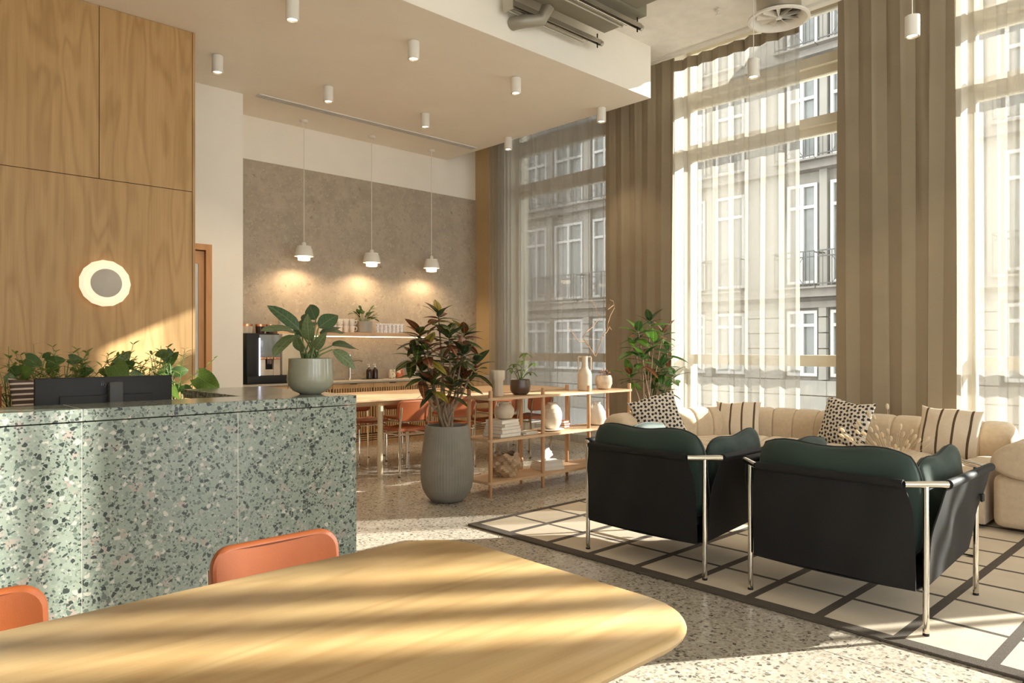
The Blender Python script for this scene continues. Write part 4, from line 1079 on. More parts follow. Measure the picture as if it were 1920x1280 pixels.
# ceiling air unit
ac = thing('air_unit', 'galvanised steel air conditioning unit under the rough ceiling', 'air unit', (4.7, 4.2, 4.38))
MB().box(-0.17, -0.02, 0.10, 1.02, 0.50, 0.30).box(-0.17, -0.50, 0.12, 0.86, -0.025, 0.30).build('casing', plain('olive_grey_sheet_metal', (0.27, 0.25, 0.19), 0.45, 0.3), ac, smooth=None)
for y in (0.56, 0.06):
    r = MB().box(-0.2, y - 0.022, 0.0, 1.02, y - 0.016, 0.045).box(-0.2, y + 0.016, 0.0, 1.02, y + 0.022, 0.045).box(-0.2, y - 0.02, 0.04, 1.02, y + 0.02, 0.046).build('rail', W['steel'], ac, smooth=None)
    MB().cyl((1.02, y, 0.02), (1.05, y, 0.02), 0.028).build('end_cap', W['steel'], r)
    MB().cyl((0.98, y, -0.04), (0.98, y, 0.10), 0.007).build('hanger_bolt', W['black'], r)
    MB().cyl((-0.2, y + 0.06, 0.04), (0.90, y + 0.06, 0.04), 0.026).build('pipe', W['chrome'], ac)
    MB().cyl((-0.2, y + 0.075, -0.01), (0.84, y + 0.075, -0.01), 0.010).build('thin_pipe', W['steel'], ac)
MB().box(-0.23, 0.53, -0.03, -0.21, 0.66, 0.34).box(-0.23, -0.5, 0.30, -0.21, 0.52, 0.34).build('side_frame', W['steel'], ac, smooth=None)
MB().tube([(-0.05, 0.73, -0.06), (-0.04, 0.68, -0.06), (0.02, 0.62, -0.045), (0.16, 0.555, -0.01), (0.2, 0.50, 0.11)], 0.062, 18).build('duct_elbow', plain('dull_duct', (0.34, 0.31, 0.25), 0.5, 0.4), ac)
MB().box(-0.1, -0.45, 0.301, 0.0, 0.45, 0.349).box(0.7, -0.45, 0.301, 0.8, 0.45, 0.349).build('hanger', W['steel'], ac, smooth=None)
tag(MB().box(4.4, 2.9, 4.60, 6.0, 3.62, 4.728).build('ceiling_board', W['dark'], smooth=None), 'dark brown board fixed to the ceiling beyond the air unit', 'panel')
tag(MB().lathe([(0.03, 0.06), (0.032, 0.045), (0.012, 0.04), (0.010, 0.012), (0.03, 0.008), (0.03, 0.0)], 16).build('sprinkler_head', W['white'], loc=(6.583, 3.92, ZR - 0.061)), 'small white sprinkler head on the rough ceiling', 'sprinkler')
# swirl diffuser
sd = thing('air_diffuser', 'round white swirl air diffuser on a short duct', 'vent', (6.684, 3.328, 4.46))
MB().lathe([(0.285, 0.02), (0.288, 0.0), (0.26, -0.004), (0.205, 0.05), (0.20, 0.075)], 44, cap=False).build('rim', W['white'], sd)
MB().lathe([(0.288, 0.0), (0.24, 0.05), (0.205, 0.06), (0.205, ZR - 4.46 - 0.001)], 36, cap=False).build('duct', W['steel'], sd)
MB().lathe([(0.203, 0.09), (0.002, 0.09)], 30, cap=False).build('dark_back', W['dark'], sd)
for k in range(9):
    a = k * 2 * math.pi / 9
    vane = MB().grid(lambda p, q: (math.cos(a) * (0.02 + 0.18 * p) - math.sin(a) * (0.035 * q * (0.3 + p)), math.sin(a) * (0.02 + 0.18 * p) + math.cos(a) * (0.035 * q * (0.3 + p)), 0.02 + 0.045 * q), 3, 2)
    vane.build('vane', W['white'], sd, smooth=None, thick=0.003)
MB().lathe([(0.028, 0.01), (0.03, 0.03), (0.002, 0.06)], 16).build('hub', W['white'], sd)

# ================================================================== SHELF UNIT
su = thing('shelf_unit', 'open low shelf unit of round oak posts and three oak shelves', 'shelf', (5.11, 4.805, 0))
for x in (-0.97, -0.325, 0.32, 0.965):
    for y in (-0.145, 0.145):
        MB().lathe([(0.012, 0), (0.013, 0.002), (0.018, 0.11), (0.018, 0.915), (0.016, 0.92), (0.002, 0.92)], 16, (x, y, 0)).build('post', W['post'], su)
for z in (0.115, 0.478, 0.838):
    MB().prism(rrect(-1.005, -0.178, 1.0, 0.178, 0.05), z, z + 0.022).build('shelf_board', W['pine'], su)
YS = 4.80
ZS = (0.138, 0.501, 0.861)
def book_stack(name_grp, label, cx, cy, z, n, w, d, rz, seed, th=(0.016, 0.028), cols=None):
    rnd = random.Random(seed)
    zz = z
    cols = cols or [(0.62, 0.57, 0.49), (0.70, 0.64, 0.55), (0.45, 0.44, 0.42), (0.66, 0.62, 0.55), (0.52, 0.47, 0.40)]
    for i in range(n):
        h = rnd.uniform(*th); k = 1 - 0.05 * rnd.random() - 0.035 * i
        t = thing('book', ('%s, ' % (('topmost', 'second from the top', 'third from the top', 'fourth from the top', 'bottom one')[n - 1 - i if n == 5 or i else -1] if n == 5 else ('bottom one', 'middle one', 'topmost')[i])) .join((label, '')).rstrip(', ') if 0 else label + ((', ' + ('bottom one', 'second from the bottom', 'middle one', 'second from the top', 'topmost')[i]) if n == 5 else (', ' + ('bottom one', 'middle one', 'topmost')[i]) if n == 3 else ''), 'book', (cx + rnd.uniform(-.008, .008), cy, zz), rz + rnd.uniform(-.10, .10), name_grp)
        ww, dd = w * k, d * k
        MB().box(-ww/2, -dd/2, 0, ww/2, dd/2, 0.003).box(-ww/2, -dd/2, h - 0.003, ww/2, dd/2, h).box(-ww/2, dd/2 - 0.003, 0.003, ww/2, dd/2, h - 0.003).build('cover', plain('book_cover_%d_%d' % (seed, i), cols[(i + seed) % len(cols)], 0.6), t, smooth=None)
        MB().box(-ww/2 + 0.004, -dd/2 + 0.004, 0.0032, ww/2 - 0.004, dd/2 - 0.004, h - 0.0032).build('pages', W['paper'], t, smooth=None)
        zz += h + 0.0006
    return zz
# middle shelf
zt = book_stack('books under the round jug', 'pale book in the stack under the round cream jug', 4.40, 4.79, ZS[1] + 0.001, 5, 0.28, 0.235, 0.15, 2, th=(0.021, 0.032))
t = thing('jug', 'round cream jug with small handles standing on a stack of books', 'jug', (4.42, 4.79, zt + 0.001))
MB().lathe([(0.045, 0), (0.07, 0.01), (0.092, 0.05), (0.090, 0.09), (0.065, 0.125), (0.045, 0.14), (0.050, 0.155), (0.044, 0.155), (0.038, 0.14), (0.06, 0.11)], 28).build('jug_body', W['cream_cer'], t)
for s in (-1, 1): MB().tube([(s*0.048, 0, 0.148), (s*0.078, 0, 0.145), (s*0.082, 0, 0.115)], 0.008, 8).build('handle', W['cream_cer'], t)
for k in range(2):
    book_stack('flat books beside the plate', ('larger thin book lying flat beside the plate', 'smaller thin book on top of the flat one beside the plate')[k], 4.66, 4.75, ZS[1] + 0.001 + 0.012 * k, 1, 0.2 - 0.03 * k, 0.14, 0.05, 40 + k, th=(0.010, 0.011))
o = MB().lathe([(0.09, 0), (0.13, 0.012), (0.135, 0.016), (0.12, 0.014), (0.004, 0.008)], 32).build('plate', W['white_cer'], loc=(5.02, 4.79, ZS[1] + 0.001)); tag(o, 'white plate under the ringed vase on the middle shelf', 'plate')
o = MB().lathe([(0.055, 0), (0.065, 0.008), (0.088, 0.05), (0.098, 0.10), (0.098, 0.105), (0.0965, 0.107), (0.0985, 0.109), (0.098, 0.15), (0.0965, 0.153), (0.0975, 0.155), (0.085, 0.19), (0.0835, 0.192), (0.084, 0.194), (0.058, 0.222), (0.044, 0.232), (0.044, 0.25), (0.038, 0.25), (0.036, 0.23)], 36).build('vase', W['cream_cer'], loc=(5.04, 4.79, ZS[1] + 0.0155)); tag(o, 'cream vase with incised rings on the middle shelf', 'vase')
t = thing('jug', 'white jug with a small loop handle at the sofa end of the middle shelf', 'jug', (5.72, 4.80, ZS[1] + 0.001))
MB().lathe([(0.05, 0), (0.075, 0.012), (0.095, 0.06), (0.09, 0.13), (0.06, 0.19), (0.035, 0.215), (0.04, 0.235), (0.034, 0.235), (0.03, 0.21)], 28).build('jug_body', W['white_cer'], t)
MB().tube([(-0.035, 0, 0.225), (-0.075, 0, 0.22), (-0.085, 0, 0.18), (-0.07, 0, 0.15)], 0.008, 8).build('handle', W['white_cer'], t)
zt = book_stack('small red books', 'small red bound book lying on the middle shelf behind the sofa arm', 5.30, 4.88, ZS[1] + 0.001, 3, 0.11, 0.10, 0.2, 9, th=(0.02, 0.028), cols=[(0.34, 0.06, 0.05), (0.42, 0.12, 0.08)])
# bottom shelf
m = MB()
def crump(a, b):
    an = a * 2 * math.pi; z = b * 0.20
    r = 0.125 * (1 + 0.10 * math.sin(3 * an + 9 * b) + 0.08 * math.sin(7 * an - 13 * b) + 0.05 * math.sin(13 * an + 21 * b)) * (0.86 + 0.35 * math.sin(min(b, 1) * 2.6)) * (1.0 if b < 0.93 else 0.9)
    return (r * math.cos(an), r * 0.85 * math.sin(an), z + 0.014 * math.sin(5 * an) * b)
m.grid(crump, 48, 14, cu=True)
o = m.build('paper_bag', W['craft'], loc=(4.44, 4.80, ZS[0] + 0.002), smooth=25, thick=0.004); tag(o, 'crumpled brown paper pouch on the bottom shelf', 'bag')
zt = book_stack('books under the white sculpture', 'white book in the stack on the bottom shelf', 4.99, 4.80, ZS[0] + 0.001, 5, 0.27, 0.22, -0.2, 6, th=(0.012, 0.02), cols=[(0.72, 0.70, 0.66), (0.60, 0.58, 0.54), (0.76, 0.73, 0.68)])
t = thing('sculpture', 'white folded ceramic sculpture on the bottom book stack', 'ornament', (5.0, 4.80, zt + 0.001))
for k, a in enumerate((-0.35, 0.55)):
    pts = [(0.062 * math.sin(q * math.pi / 10) * (1 + 0.12 * math.sin(q * 1.9)), 0.115 * q / 10) for q in range(11)]
    poly = [(x, z) for x, z in pts] + [(-x * 0.8, z) for x, z in reversed(pts[:-1])]
    mm = MB(); n_ = len(poly)
    mm.add([(x, -0.010, z) for x, z in poly] + [(x, 0.010, z) for x, z in poly], [tuple(range(n_)), tuple(range(2*n_-1, n_-1, -1))] + [(i, n_ + i, n_ + (i+1) % n_, (i+1) % n_) for i in range(n_)])
    mm.build('leaf_shape', W['white_cer'], t, (0.022 * (k * 2 - 1), 0.022 * k, 0), (0, 0, a), bevel=0.003, seg=1)
# top shelf
o = MB().lathe([(0.044, 0), (0.048, 0.004), (0.048, 0.135), (0.062, 0.15), (0.062, 0.225), (0.058, 0.228), (0.054, 0.225), (0.05, 0.15)], 64, fn=lambda a, z: 1 + 0.055 * abs(math.sin(a * 5))).build('vase', W['cream_cer'], loc=(4.33, 4.78, ZS[2] + 0.001), smooth=60); tag(o, 'fluted cream vase stepping out at the top, on the top shelf', 'vase')
PB = Vector((4.63, 4.80, ZS[2] + 0.001))
t = thing('potted_plant', 'umbrella plant in a dark brown textured pot on the top shelf', 'plant', tuple(PB))
MB().lathe([(0.055, 0), (0.072, 0.008), (0.092, 0.035), (0.095, 0.075), (0.088, 0.135), (0.082, 0.14), (0.08, 0.125)], 44, fn=lambda a, z: 1 + (0.02 * math.sin(a * 22) * math.sin(z * 260) if 0.05 < z < 0.12 else 0)).build('pot', W['brown_cer'], t)
MB().lathe([(0.080, 0.126), (0.03, 0.132), (0.004, 0.132)], 16).build('soil', W['soil'], t)
LM['umb'] = leaf_mat('umbrella_leaf', (0.10, 0.155, 0.035), (0.18, 0.24, 0.08), trans=0.4)
UM = add_leaf_mesh('umbrella_leaf', LM['umb'], 1.0, 0.40, 0.45, 0.2)
for q, (u, v, dy) in enumerate(((985, 662, 0), (966, 682, -.05), (1000, 680, .03), (958, 690, .05), (995, 697, -.06), (978, 676, .07), (975, 693, -.08))):
    bp = aty(u, v, PB.y + dy)
    stalk(t, PB + Vector((0.015 * math.cos(q), 0.015 * math.sin(q), 0.13)), bp, 0.005, 0.003, 0.01)
    for k in range(6):
        a = k * 1.047 + q
        place_leaf(UM, t, bp, (math.cos(a), math.sin(a), random.uniform(-.35, .25)), sc=random.uniform(0.055, 0.085))
BV = Vector((5.53, 4.80, ZS[2] + 0.001))
t = thing('bottle_vase', 'cream bottle vase with two square handles and curly twigs on the top shelf', 'vase', tuple(BV))
MB().lathe([(0.064, 0), (0.072, 0.006), (0.072, 0.16), (0.066, 0.185), (0.036, 0.225), (0.031, 0.25), (0.031, 0.345), (0.024, 0.345), (0.024, 0.25)], 32).build('vase_body', W['cream_cer'], t)
for s in (-1, 1): MB().tube([(s*0.028, 0, 0.335), (s*0.062, 0, 0.338), (s*0.066, 0, 0.332), (s*0.066, 0, 0.21), (s*0.060, 0, 0.198)], 0.007, 8).xf(Matrix.Rotation(-0.6, 4, 'Z')).build('handle', W['cream_cer'], t)
W['twig'] = plain('pale_twig', (0.42, 0.26, 0.14), 0.8, var=0.2)
for path in (((1117, 668), (1124, 648), (1128, 632), (1138, 622), (1140, 605), (1145, 590), (1152, 577), (1150, 565), (1143, 561)), ((1116, 668), (1108, 655), (1102, 645), (1092, 632), (1100, 622), (1112, 612), (1124, 595), (1118, 578), (1112, 565)),
             ((1115, 667), (1105, 650), (1096, 640), (1085, 640), (1072, 622), (1066, 612)), ((1138, 622), (1143, 612), (1146, 618)), ((1150, 572), (1140, 580), (1143, 570))):
    rnd = random.Random(len(path))
    pts = [aty(u, v, BV.y + rnd.uniform(-.03, .03) * (i > 0)) - BV for i, (u, v) in enumerate(path)]
    MB().tube(pts, [0.005 - 0.0025 * i / len(pts) for i in range(len(pts))], 6).build('twig', W['twig'], t)
GV = Vector((5.83, 4.80, ZS[2] + 0.001))
t = thing('round_vase', 'rounded two tone vase of dried flowers at the plant end of the top shelf', 'vase', tuple(GV))
MB().lathe([(0.05, 0), (0.07, 0.012), (0.088, 0.06), (0.086, 0.11), (0.074, 0.145), (0.068, 0.145), (0.08, 0.10)], 30).build('vase_body', plain('marbled_glaze', (0.60, 0.48, 0.36), 0.25, var=0.3, nscale=9), t)
W['dried'] = plain('dried_flower', (0.33, 0.20, 0.15), 0.9, var=0.3, nscale=30)
rnd = random.Random(5)
for k in range(16):
    a = rnd.uniform(0, 6.28); e = rnd.uniform(0.5, 1.4)
    p = Vector((math.cos(a) * math.cos(e) * 0.075, math.sin(a) * math.cos(e) * 0.075, 0.14 + math.sin(e) * 0.055))
    MB().tube([(0.3 * p.x, 0.3 * p.y, 0.11), p], 0.002, 5).ball(p, 0.013, 0.010, 0.008, 7, 5).ball(p + Vector((0.012, 0.004, 0.004)), 0.010, 0.008, 0.006, 6, 4).build('dried_flower', W['dried'], t)

# ================================================================== RUG
m, nt, b, o_ = base('grid_rug')
sep = nn(nt, 'ShaderNodeSeparateXYZ', {0: coords(nt, 'object')}).outputs
lx = math_(nt, 'LESS_THAN', math_(nt, 'PINGPONG', math_(nt, 'SUBTRACT', sep[0], 0.425), 0.187), 0.015)
ly = math_(nt, 'LESS_THAN', math_(nt, 'PINGPONG', math_(nt, 'SUBTRACT', sep[1], -0.395), 0.1785), 0.024)
ln = math_(nt, 'MAXIMUM', lx, ly)
brd = math_(nt, 'MAXIMUM', math_(nt, 'LESS_THAN', sep[0], 0.075), math_(nt, 'GREATER_THAN', sep[1], -0.05))
ln = math_(nt, 'MAXIMUM', ln, brd)
pile = noise(nt, coords(nt, 'object'), 260, 2)[0]
cream = ramp(nt, noise(nt, coords(nt, 'object'), 3, 2)[0], [(0.3, (0.58, 0.49, 0.38)), (0.7, (0.66, 0.57, 0.45))])
dk_ = ramp(nt, pile, [(0.3, (0.065, 0.050, 0.038)), (0.7, (0.11, 0.088, 0.068))])
setp(nt, b, 'Base Color', mixc(nt, ln, cream, dk_)); setp(nt, b, 'Roughness', 0.95)
bump(nt, b, pile, 0.5, 0.004)
W['rug'] = m
RX, RY = 3.375, 4.052
tag(MB().box(0, -5.3, 0, 3.3, 0, 0.014).build('rug', W['rug'], loc=(RX, RY, 0.001), bevel=0.005), 'cream rug with a dark brown grid under the seating', 'rug')
ZRUG = 0.0155

# ================================================================== SOFA
sofa = thing('sofa', 'large curved beige sofa with channel tufted back and seat', 'sofa', (6.2, 2.8, ZRUG))
OFF = Vector((6.2, 2.8, 0))
SX, SY, CR = 6.86, 4.10, 0.95          # back centreline: along y=SY, round a corner, along x=SX
x_start, x_c, y_c, y_end = 5.10, SX - CR, SY - CR, 1.43
L1 = x_c - x_start; L2 = CR * math.pi / 2; L3 = y_c - y_end
def path(s):
    if s < L1: return Vector((x_start + s, SY, 0)), Vector((0, -1, 0))
    if s < L1 + L2:
        a = (s - L1) / CR
        return Vector((x_c + CR * math.sin(a), y_c + CR * math.cos(a), 0)), Vector((-math.sin(a), -math.cos(a), 0))
    return Vector((SX, y_c - (s - L1 - L2), 0)), Vector((-1, 0, 0))
TOT = L1 + L2 + L3
NCH = 18
HT = 0.165                              # half thickness of the back
def back_prof():
    P = []
    z0, z1 = 0.03, 0.685
    R = HT
    P.append((-HT * 0.9, z0)); P.append((-HT, z0 + 0.03))
    P.append((-HT, 0.3))
    for k in range(9):
        a = math.pi - math.pi * k / 8
        P.append((R * math.cos(a), z1 - R + R * math.sin(a)))
    P.append((HT, 0.30)); P.append((HT, z0 + 0.03)); P.append((HT * 0.9, z0))
    return P
PR = back_prof()
for i in range(NCH):
    s0, s1 = TOT * i / NCH, TOT * (i + 1) / NCH
    nt_ = 8
    m = MB()
    def f(a, b_):
        s = s0 + (s1 - s0) * (0.004 + 0.992 * b_)
        p, n = path(min(s, TOT - 1e-6))
        t_ = 2 * b_ - 1
        first = (i == 0 and b_ < 0.5); last = (i == NCH - 1 and b_ > 0.5)
        pw = 2.2 if not (first or last) else 2.0
        pinch = max(0.0, 1 - abs(t_) ** (5 if not (first or last) else 3)) ** 0.5
        k = min(int(a * (len(PR) - 1) + 1e-6), len(PR) - 1)
        q, z = PR[k]
        sh = 0.05 if not (first or last) else 0.30
        q2 = q * (1 - sh * (1 - pinch)); z2 = 0.03 + (z - 0.03) * (1 - sh * 0.55 * (1 - pinch))
        return tuple(p + n * q2 + Vector((0, 0, z2)) - OFF)
    m.grid(f, len(PR), nt_ * 2 + 1, flip=True)
    n_ = len(PR); k0 = 0; k1 = (nt_ * 2) * n_
    m.f.append(tuple(range(n_))); m.f.append(tuple(range(k1 + n_ - 1, k1 - 1, -1)))
    m.build('back_channel', W['boucle'], sofa, smooth=70)
# seat channels between the back and the front edge
SD0, SD1 = HT - 0.01, 0.945
for i in range(NCH):
    s0, s1 = TOT * i / NCH, TOT * (i + 1) / NCH
    m = MB()
    prof = [(SD0, 0.03), (SD0, 0.38), (SD0 + 0.04, 0.42), (0.30, 0.435), (0.45, 0.44), (0.6, 0.44), (0.75, 0.435), (0.86, 0.425), (0.915, 0.40), (0.942, 0.36), (SD1, 0.30), (SD1, 0.15), (SD1 - 0.005, 0.06), (SD1 - 0.02, 0.03)]
    def g(a, b_):
        s = s0 + (s1 - s0) * (0.004 + 0.992 * b_)
        p, n = path(min(s, TOT - 1e-6))
        t_ = 2 * b_ - 1
        pinch = max(0.0, 1 - abs(t_) ** 3) ** 0.5
        k = min(int(a * (len(prof) - 1) + 1e-6), len(prof) - 1)
        q, z = prof[k]
        if z > 0.3: z -= 0.030 * (1 - pinch)
        return tuple(p + n * q + Vector((0, 0, z)) - OFF)
    m.grid(g, len(prof), 9, flip=True)
    n_ = len(prof); k1 = 8 * n_
    m.f.append(tuple(range(n_))); m.f.append(tuple(range(k1 + n_ - 1, k1 - 1, -1)))
    m.build('seat_channel', W['boucle'], sofa, smooth=70)
# right arm: block with a fat roll on top
ab = MB().box(5.90, 0.92, 0.03, 6.95, 1.38, 0.40).xf(Matrix.Translation(-OFF)).build('arm_block', W['boucle'], sofa, bevel=0.06, seg=4)
ar = MB(); N = 22
for j, (x, k) in enumerate(((5.845, 0.72), (5.85, 0.86), (5.87, 0.96), (5.90, 1.0), (6.4, 1.0), (6.9, 1.0), (6.97, 0.93), (7.0, 0.75))):
    for q in range(N):
        a = 2 * math.pi * q / N
        yy = 0.245 * math.cos(a); zz = 0.155 * math.sin(a)
        if zz < 0: zz *= 0.72
        ar.v.append((x - OFF.x, 1.145 + yy * k - OFF.y, 0.485 + zz * k))
for j in range(7):
    for q in range(N):
        l = (q + 1) % N; ar.f.append((j*N+q, (j+1)*N+q, (j+1)*N+l, j*N+l))
ar.f.append(tuple(range(N))); ar.f.append(tuple(7*N + q for q in range(N - 1, -1, -1)))
ar.build('arm_roll', W['boucle'], sofa, smooth=60)

# cushion fabrics
def bowtie():
    m, nt, b, o = base('black_bowtie_weave')
    s = nn(nt, 'ShaderNodeSeparateXYZ', {0: coords(nt, 'object')}).outputs
    P = 20.0
    u = math_(nt, 'MULTIPLY', s[0], P); v = math_(nt, 'MULTIPLY', s[2], P)
    cu, cv = math_(nt, 'FLOOR', u), math_(nt, 'FLOOR', v)
    fu = math_(nt, 'SUBTRACT', math_(nt, 'SUBTRACT', u, cu), 0.5); fv = math_(nt, 'SUBTRACT', math_(nt, 'SUBTRACT', v, cv), 0.5)
    par = math_(nt, 'FLOORED_MODULO', math_(nt, 'ADD', cu, cv), 2.0)
    au, av = math_(nt, 'ABSOLUTE', fu), math_(nt, 'ABSOLUTE', fv)
    inv = math_(nt, 'SUBTRACT', 1.0, par)
    a = math_(nt, 'ADD', math_(nt, 'MULTIPLY', au, par), math_(nt, 'MULTIPLY', av, inv))
    c = math_(nt, 'ADD', math_(nt, 'MULTIPLY', av, par), math_(nt, 'MULTIPLY', au, inv))
    wd = math_(nt, 'MULTIPLY_ADD', math_(nt, 'GREATER_THAN', a, 0.13), 0.15, 0.07)
    blk = math_(nt, 'MULTIPLY', math_(nt, 'LESS_THAN', c, wd), math_(nt, 'LESS_THAN', a, 0.54))
    setp(nt, b, 'Base Color', mixc(nt, blk, (0.60, 0.54, 0.46), (0.018, 0.014, 0.012))); setp(nt, b, 'Roughness', 0.9)
    return m
def stripes():
    m, nt, b, o = base('linen_with_brown_stripes')
    s = nn(nt, 'ShaderNodeSeparateXYZ', {0: coords(nt, 'object')}).outputs
    d = math_(nt, 'PINGPONG', math_(nt, 'ADD', s[0], 0.055), 0.055)
    st = math_(nt, 'LESS_THAN', d, 0.0085)
    c = ramp(nt, noise(nt, coords(nt, 'object', (1, 1, 8)), 60, 2)[0], [(0.3, (0.60, 0.50, 0.38)), (0.7, (0.68, 0.58, 0.45))])
    setp(nt, b, 'Base Color', mixc(nt, st, c, (0.085, 0.05, 0.025))); setp(nt, b, 'Roughness', 0.9)
    bump(nt, b, noise(nt, coords(nt, 'object'), 300, 2)[0], 0.2, 0.003)
    return m
W['bowtie'] = bowtie(); W['stripes'] = stripes()
def cushion(label, mat, u, v, x=None, y=None, w=0.45, h=0.42, t=0.15, lean=0.2, rz=0.0, roll=0.0, seed=0):
    p = atx(u, v, x) if x else aty(u, v, y)
    o = pillow(w, h, t, wr=0.008, seed=seed, pinch=0.09).build('cushion', mat, loc=p, smooth=70, merge=0.0005)
    # local -Y faces out of the sofa; lean the top backwards, then turn
    o.rotation_mode = 'QUATERNION'
    o.rotation_quaternion = (Matrix.Rotation(rz, 3, 'Z') @ Matrix.Rotation(-lean, 3, 'X') @ Matrix.Rotation(roll, 3, 'Y')).to_quaternion()
    tag(o, label, 'cushion')
    return o
RB = -math.pi / 2
cushion('cream cushion woven with black bow-ties at the left curve of the sofa', W['bowtie'], 1232, 782, y=3.86, w=0.44, h=0.42, lean=0.30, rz=-0.85, roll=-0.30, seed=1)
cushion('linen cushion with brown stripes at the far back of the sofa', W['stripes'], 1383, 789, x=6.50, w=0.44, h=0.40, lean=0.30, rz=RB + 0.25, roll=-0.04, seed=2)
cushion('cream cushion woven with black bow-ties in front of the wide drape', W['bowtie'], 1584, 795, x=6.50, w=0.46, h=0.44, lean=0.32, rz=RB - 0.15, roll=0.10, seed=3)
cushion('linen cushion with brown stripes at the arm end of the sofa', W['stripes'], 1778, 812, x=6.44, w=0.46, h=0.42, lean=0.30, rz=RB - 0.1, roll=0.03, seed=4)

# ================================================================== ARMCHAIRS
def make_armchair(label, group):
    """faces +X, origin on the floor at the centre"""
    t = thing('armchair', label, 'armchair', group=group)
    lx, ly, ZT, ch = 0.385, 0.422, 0.672, 0.068
    for sx in (-1, 1):
        for sy in (-1, 1):
            lg = MB().tube([(sx*lx, sy*ly, 0.002), (sx*lx, sy*ly, ZT)], 0.0135, 14).build('leg', W['chrome'], t)
            MB().cyl((sx*lx, sy*ly, 0), (sx*lx, sy*ly, 0.012), 0.0142, n=12).build('foot_cap', W['black'], lg)
            MB().tube([(sx*(lx+ch), sy*(ly-ch), ZT), (sx*(lx-ch), sy*(ly+ch), ZT)], 0.0155, 14).build('corner_bar', W['chrome'], t)
    bx, sy_ = lx + ch, ly + ch
    # fabric sleeves round the top rails
    MB().tube([(-bx, -(ly - ch) + 0.004, ZT), (-bx, ly - ch - 0.004, ZT)], 0.021, 12).build('back_sleeve', W['canvas'], t)
    for s in (-1, 1): MB().tube([(-(lx - ch) + 0.004, s*sy_, ZT), (lx - ch + 0.06, s*sy_, ZT)], 0.021, 12).build('arm_sleeve', W['canvas'], t)
    # hanging sling: back panel, two side panels and the base, seams at the rear corners
    def back(a, b_):
        hw = 0.388 - 0.034 * max(0, (b_ - 0.72) / 0.28) ** 1.3
        y = (2 * a - 1) * hw
        return (-0.412 - 0.041 * b_ ** 1.5 - 0.012 * math.sin(math.pi * b_) * math.sin(math.pi * a) + 0.004 * math.sin(17 * a + 4 * b_), y, 0.195 + (ZT - 0.005 - 0.195) * b_)
    MB().grid(back, 25, 11).build('back_sling', W['canvas'], t, smooth=70, thick=0.006)
    for s in (-1, 1):
        def side(a, b_):
            k = b_ ** 1.3
            x0 = -0.358 + 0.041 * max(0, (b_ - 0.72) / 0.28) ** 1.3
            x1 = 0.30 + 0.075 * math.sin(b_ * 1.57)
            x = x0 + (x1 - x0) * a
            zb = 0.198 + 0.055 * a
            y = 0.412 + (sy_ - 0.412) * k + 0.006 * math.sin(13 * a + 9 * b_) * math.sin(math.pi * b_)
            return (x, s * y, zb + (ZT - 0.005 - zb) * b_)
        MB().grid(side, 17, 11).build('side_sling', W['canvas'], t, smooth=70, thick=0.006)
    MB().grid(lambda a, b_: (-0.408 + 0.708 * a, (0.386 + 0.022 * min(1, a * 6)) * (2 * b_ - 1), 0.198 + 0.055 * a - 0.01 * math.sin(math.pi * b_)), 9, 9).build('sling_base', W['canvas'], t, smooth=70, thick=0.006)
    for s in (-1, 1): MB().box(0.30, s * 0.468 - 0.006, 0.50, 0.335, s * 0.468 + 0.006, 0.54).build('strap_tab', W['black'], t, bevel=0.003, seg=1)
    MB().cyl((lx, -ly, 0.20), (lx, ly, 0.20), 0.011, n=10).build('stretcher', W['chrome'], t)
    # cushions
    sc = MB().box(-0.30, -0.30, 0.235, 0.40, 0.30, 0.43).build('seat_cushion', W['green'], t, bevel=0.07, seg=4)
    bc = pillow(0.80, 0.53, 0.17, corner=0.13, pinch=0.02, wr=0.012, seed=8, puff=0.30).build('back_cushion', W['green'], t, (-0.315, 0, 0.55), (math.radians(-9), 0, math.pi / 2), smooth=70, merge=0.0005)
    MB().tube(pillow_rim(0.80, 0.53, 0.02, 0.012, 8, corner=0.13), 0.0045, 6, closed=True).build('piping', W['pipe'], bc)
    for s in (-1, 1):
        ac_ = pillow(0.60, 0.45, 0.13, corner=0.12, pinch=0.02, wr=0.012, seed=9 + s, puff=0.32).build('arm_cushion', W['green'], t, (0.07, s * 0.352, 0.54), (math.radians(4 * s), math.radians(-5), 0), smooth=70, merge=0.0005)
        MB().tube(pillow_rim(0.60, 0.45, 0.02, 0.012, 9 + s, corner=0.12), 0.004, 6, closed=True).build('piping', W['pipe'], ac_)
    return t
a1 = make_armchair('black sling armchair with green cushions at the open end of the rug, its side arm in full sun', 'armchairs facing the sofa')
a1.location = (3.937, 1.503, ZRUG)
copy_tree(a1, label='black sling armchair with green cushions nearest the shelf unit', loc=(3.897, 2.598, ZRUG), rz=0)
a1['label'] = 'black sling armchair with green cushions standing farther from the shelf unit'

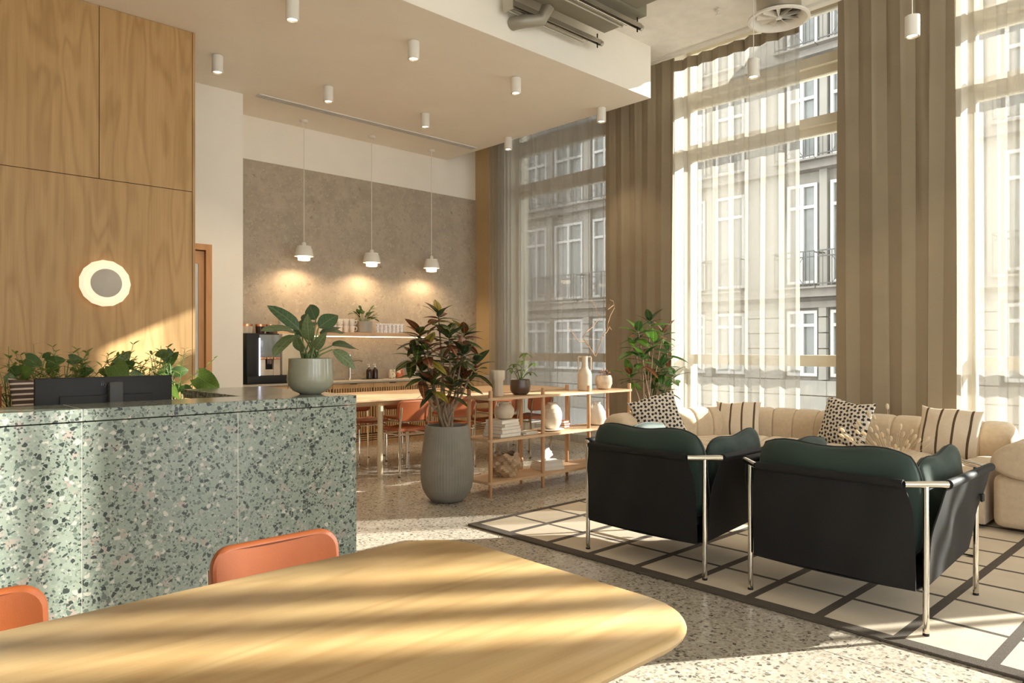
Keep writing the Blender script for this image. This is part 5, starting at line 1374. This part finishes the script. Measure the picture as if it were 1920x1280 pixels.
# ================================================================== COFFEE TABLE WITH DRIED GRASS
CT = Vector((5.05, 2.05, ZRUG))
t = thing('coffee_table', 'low round table between the armchairs and the sofa', 'table', tuple(CT))
MB().lathe([(0.33, 0.335), (0.35, 0.34), (0.35, 0.36), (0.34, 0.365)], 44).build('tabletop', W['pine'], t)
for k in range(3):
    a = k * 2.094; MB().cyl((0.2 * math.cos(a), 0.2 * math.sin(a), 0), (0.17 * math.cos(a), 0.17 * math.sin(a), 0.336), 0.02, n=12).build('leg', W['post'], t)
GP = atx(1672, 862, 5.25)
VB = Vector((GP.x, GP.y, ZRUG + 0.366))
CTo = [o for o in bpy.data.objects if o.name == 'coffee_table'][0]
CTo.location = (VB.x, VB.y, ZRUG)
t = thing('grass_vase', 'vase of dried bunny tail grass in front of the bow-tie cushion', 'vase', tuple(VB))
MB().lathe([(0.045, 0), (0.06, 0.01), (0.065, 0.06), (0.045, 0.12), (0.035, 0.14), (0.04, 0.15), (0.034, 0.15), (0.03, 0.13)], 26).build('vase_body', W['cream_cer'], t)
W['straw'] = leaf_mat('dried_grass', (0.74, 0.62, 0.44), None, vary=0.15, trans=0.3, rough=0.9)
rnd = random.Random(17)
HEADS = [(1582, 808), (1590, 820), (1580, 818), (1608, 802), (1612, 795), (1598, 825), (1635, 808), (1645, 805), (1640, 785), (1665, 812), (1664, 765), (1670, 825), (1688, 803), (1692, 817), (1707, 812), (1713, 822), (1698, 832), (1700, 838), (1720, 828), (1630, 780), (1655, 818), (1622, 815), (1678, 840), (1642, 835), (1610, 812), (1660, 830), (1615, 840), (1735, 825), (1690, 845), (1645, 820)]
for i, (u, v) in enumerate(HEADS):
    tip = atx(u, v, VB.x + rnd.uniform(-.08, .08)) - VB
    b0 = Vector((rnd.uniform(-.015, .015), rnd.uniform(-.015, .015), 0.06))
    md = b0.lerp(tip, 0.55) + Vector((0, 0, 0.02))
    st = MB().tube([b0, md, tip], [0.0015, 0.0014, 0.0012], 5).build('grass_stem', W['straw'], t)
    d = (tip - md).normalized()
    hd = MB().ball((0, 0, 0), 0.012, 0.012, 0.022, 8, 6)
    hd.xf(Matrix.Translation(tip + d * 0.012) @ d.to_track_quat('Z', 'Y').to_matrix().to_4x4()).build('grass_head', W['straw'], st)
for i in range(26):
    a = rnd.uniform(0, 6.28); e = rnd.uniform(0.8, 1.4)
    tip = Vector((math.cos(a) * math.cos(e) * 0.35, math.sin(a) * math.cos(e) * 0.35, 0.12 + math.sin(e) * 0.22))
    MB().tube([(0, 0, 0.08), tip * 0.6 + Vector((0, 0, 0.03)), tip], 0.0011, 4).build('grass_stem', W['straw'], t)
bpy.context.view_layer.update()
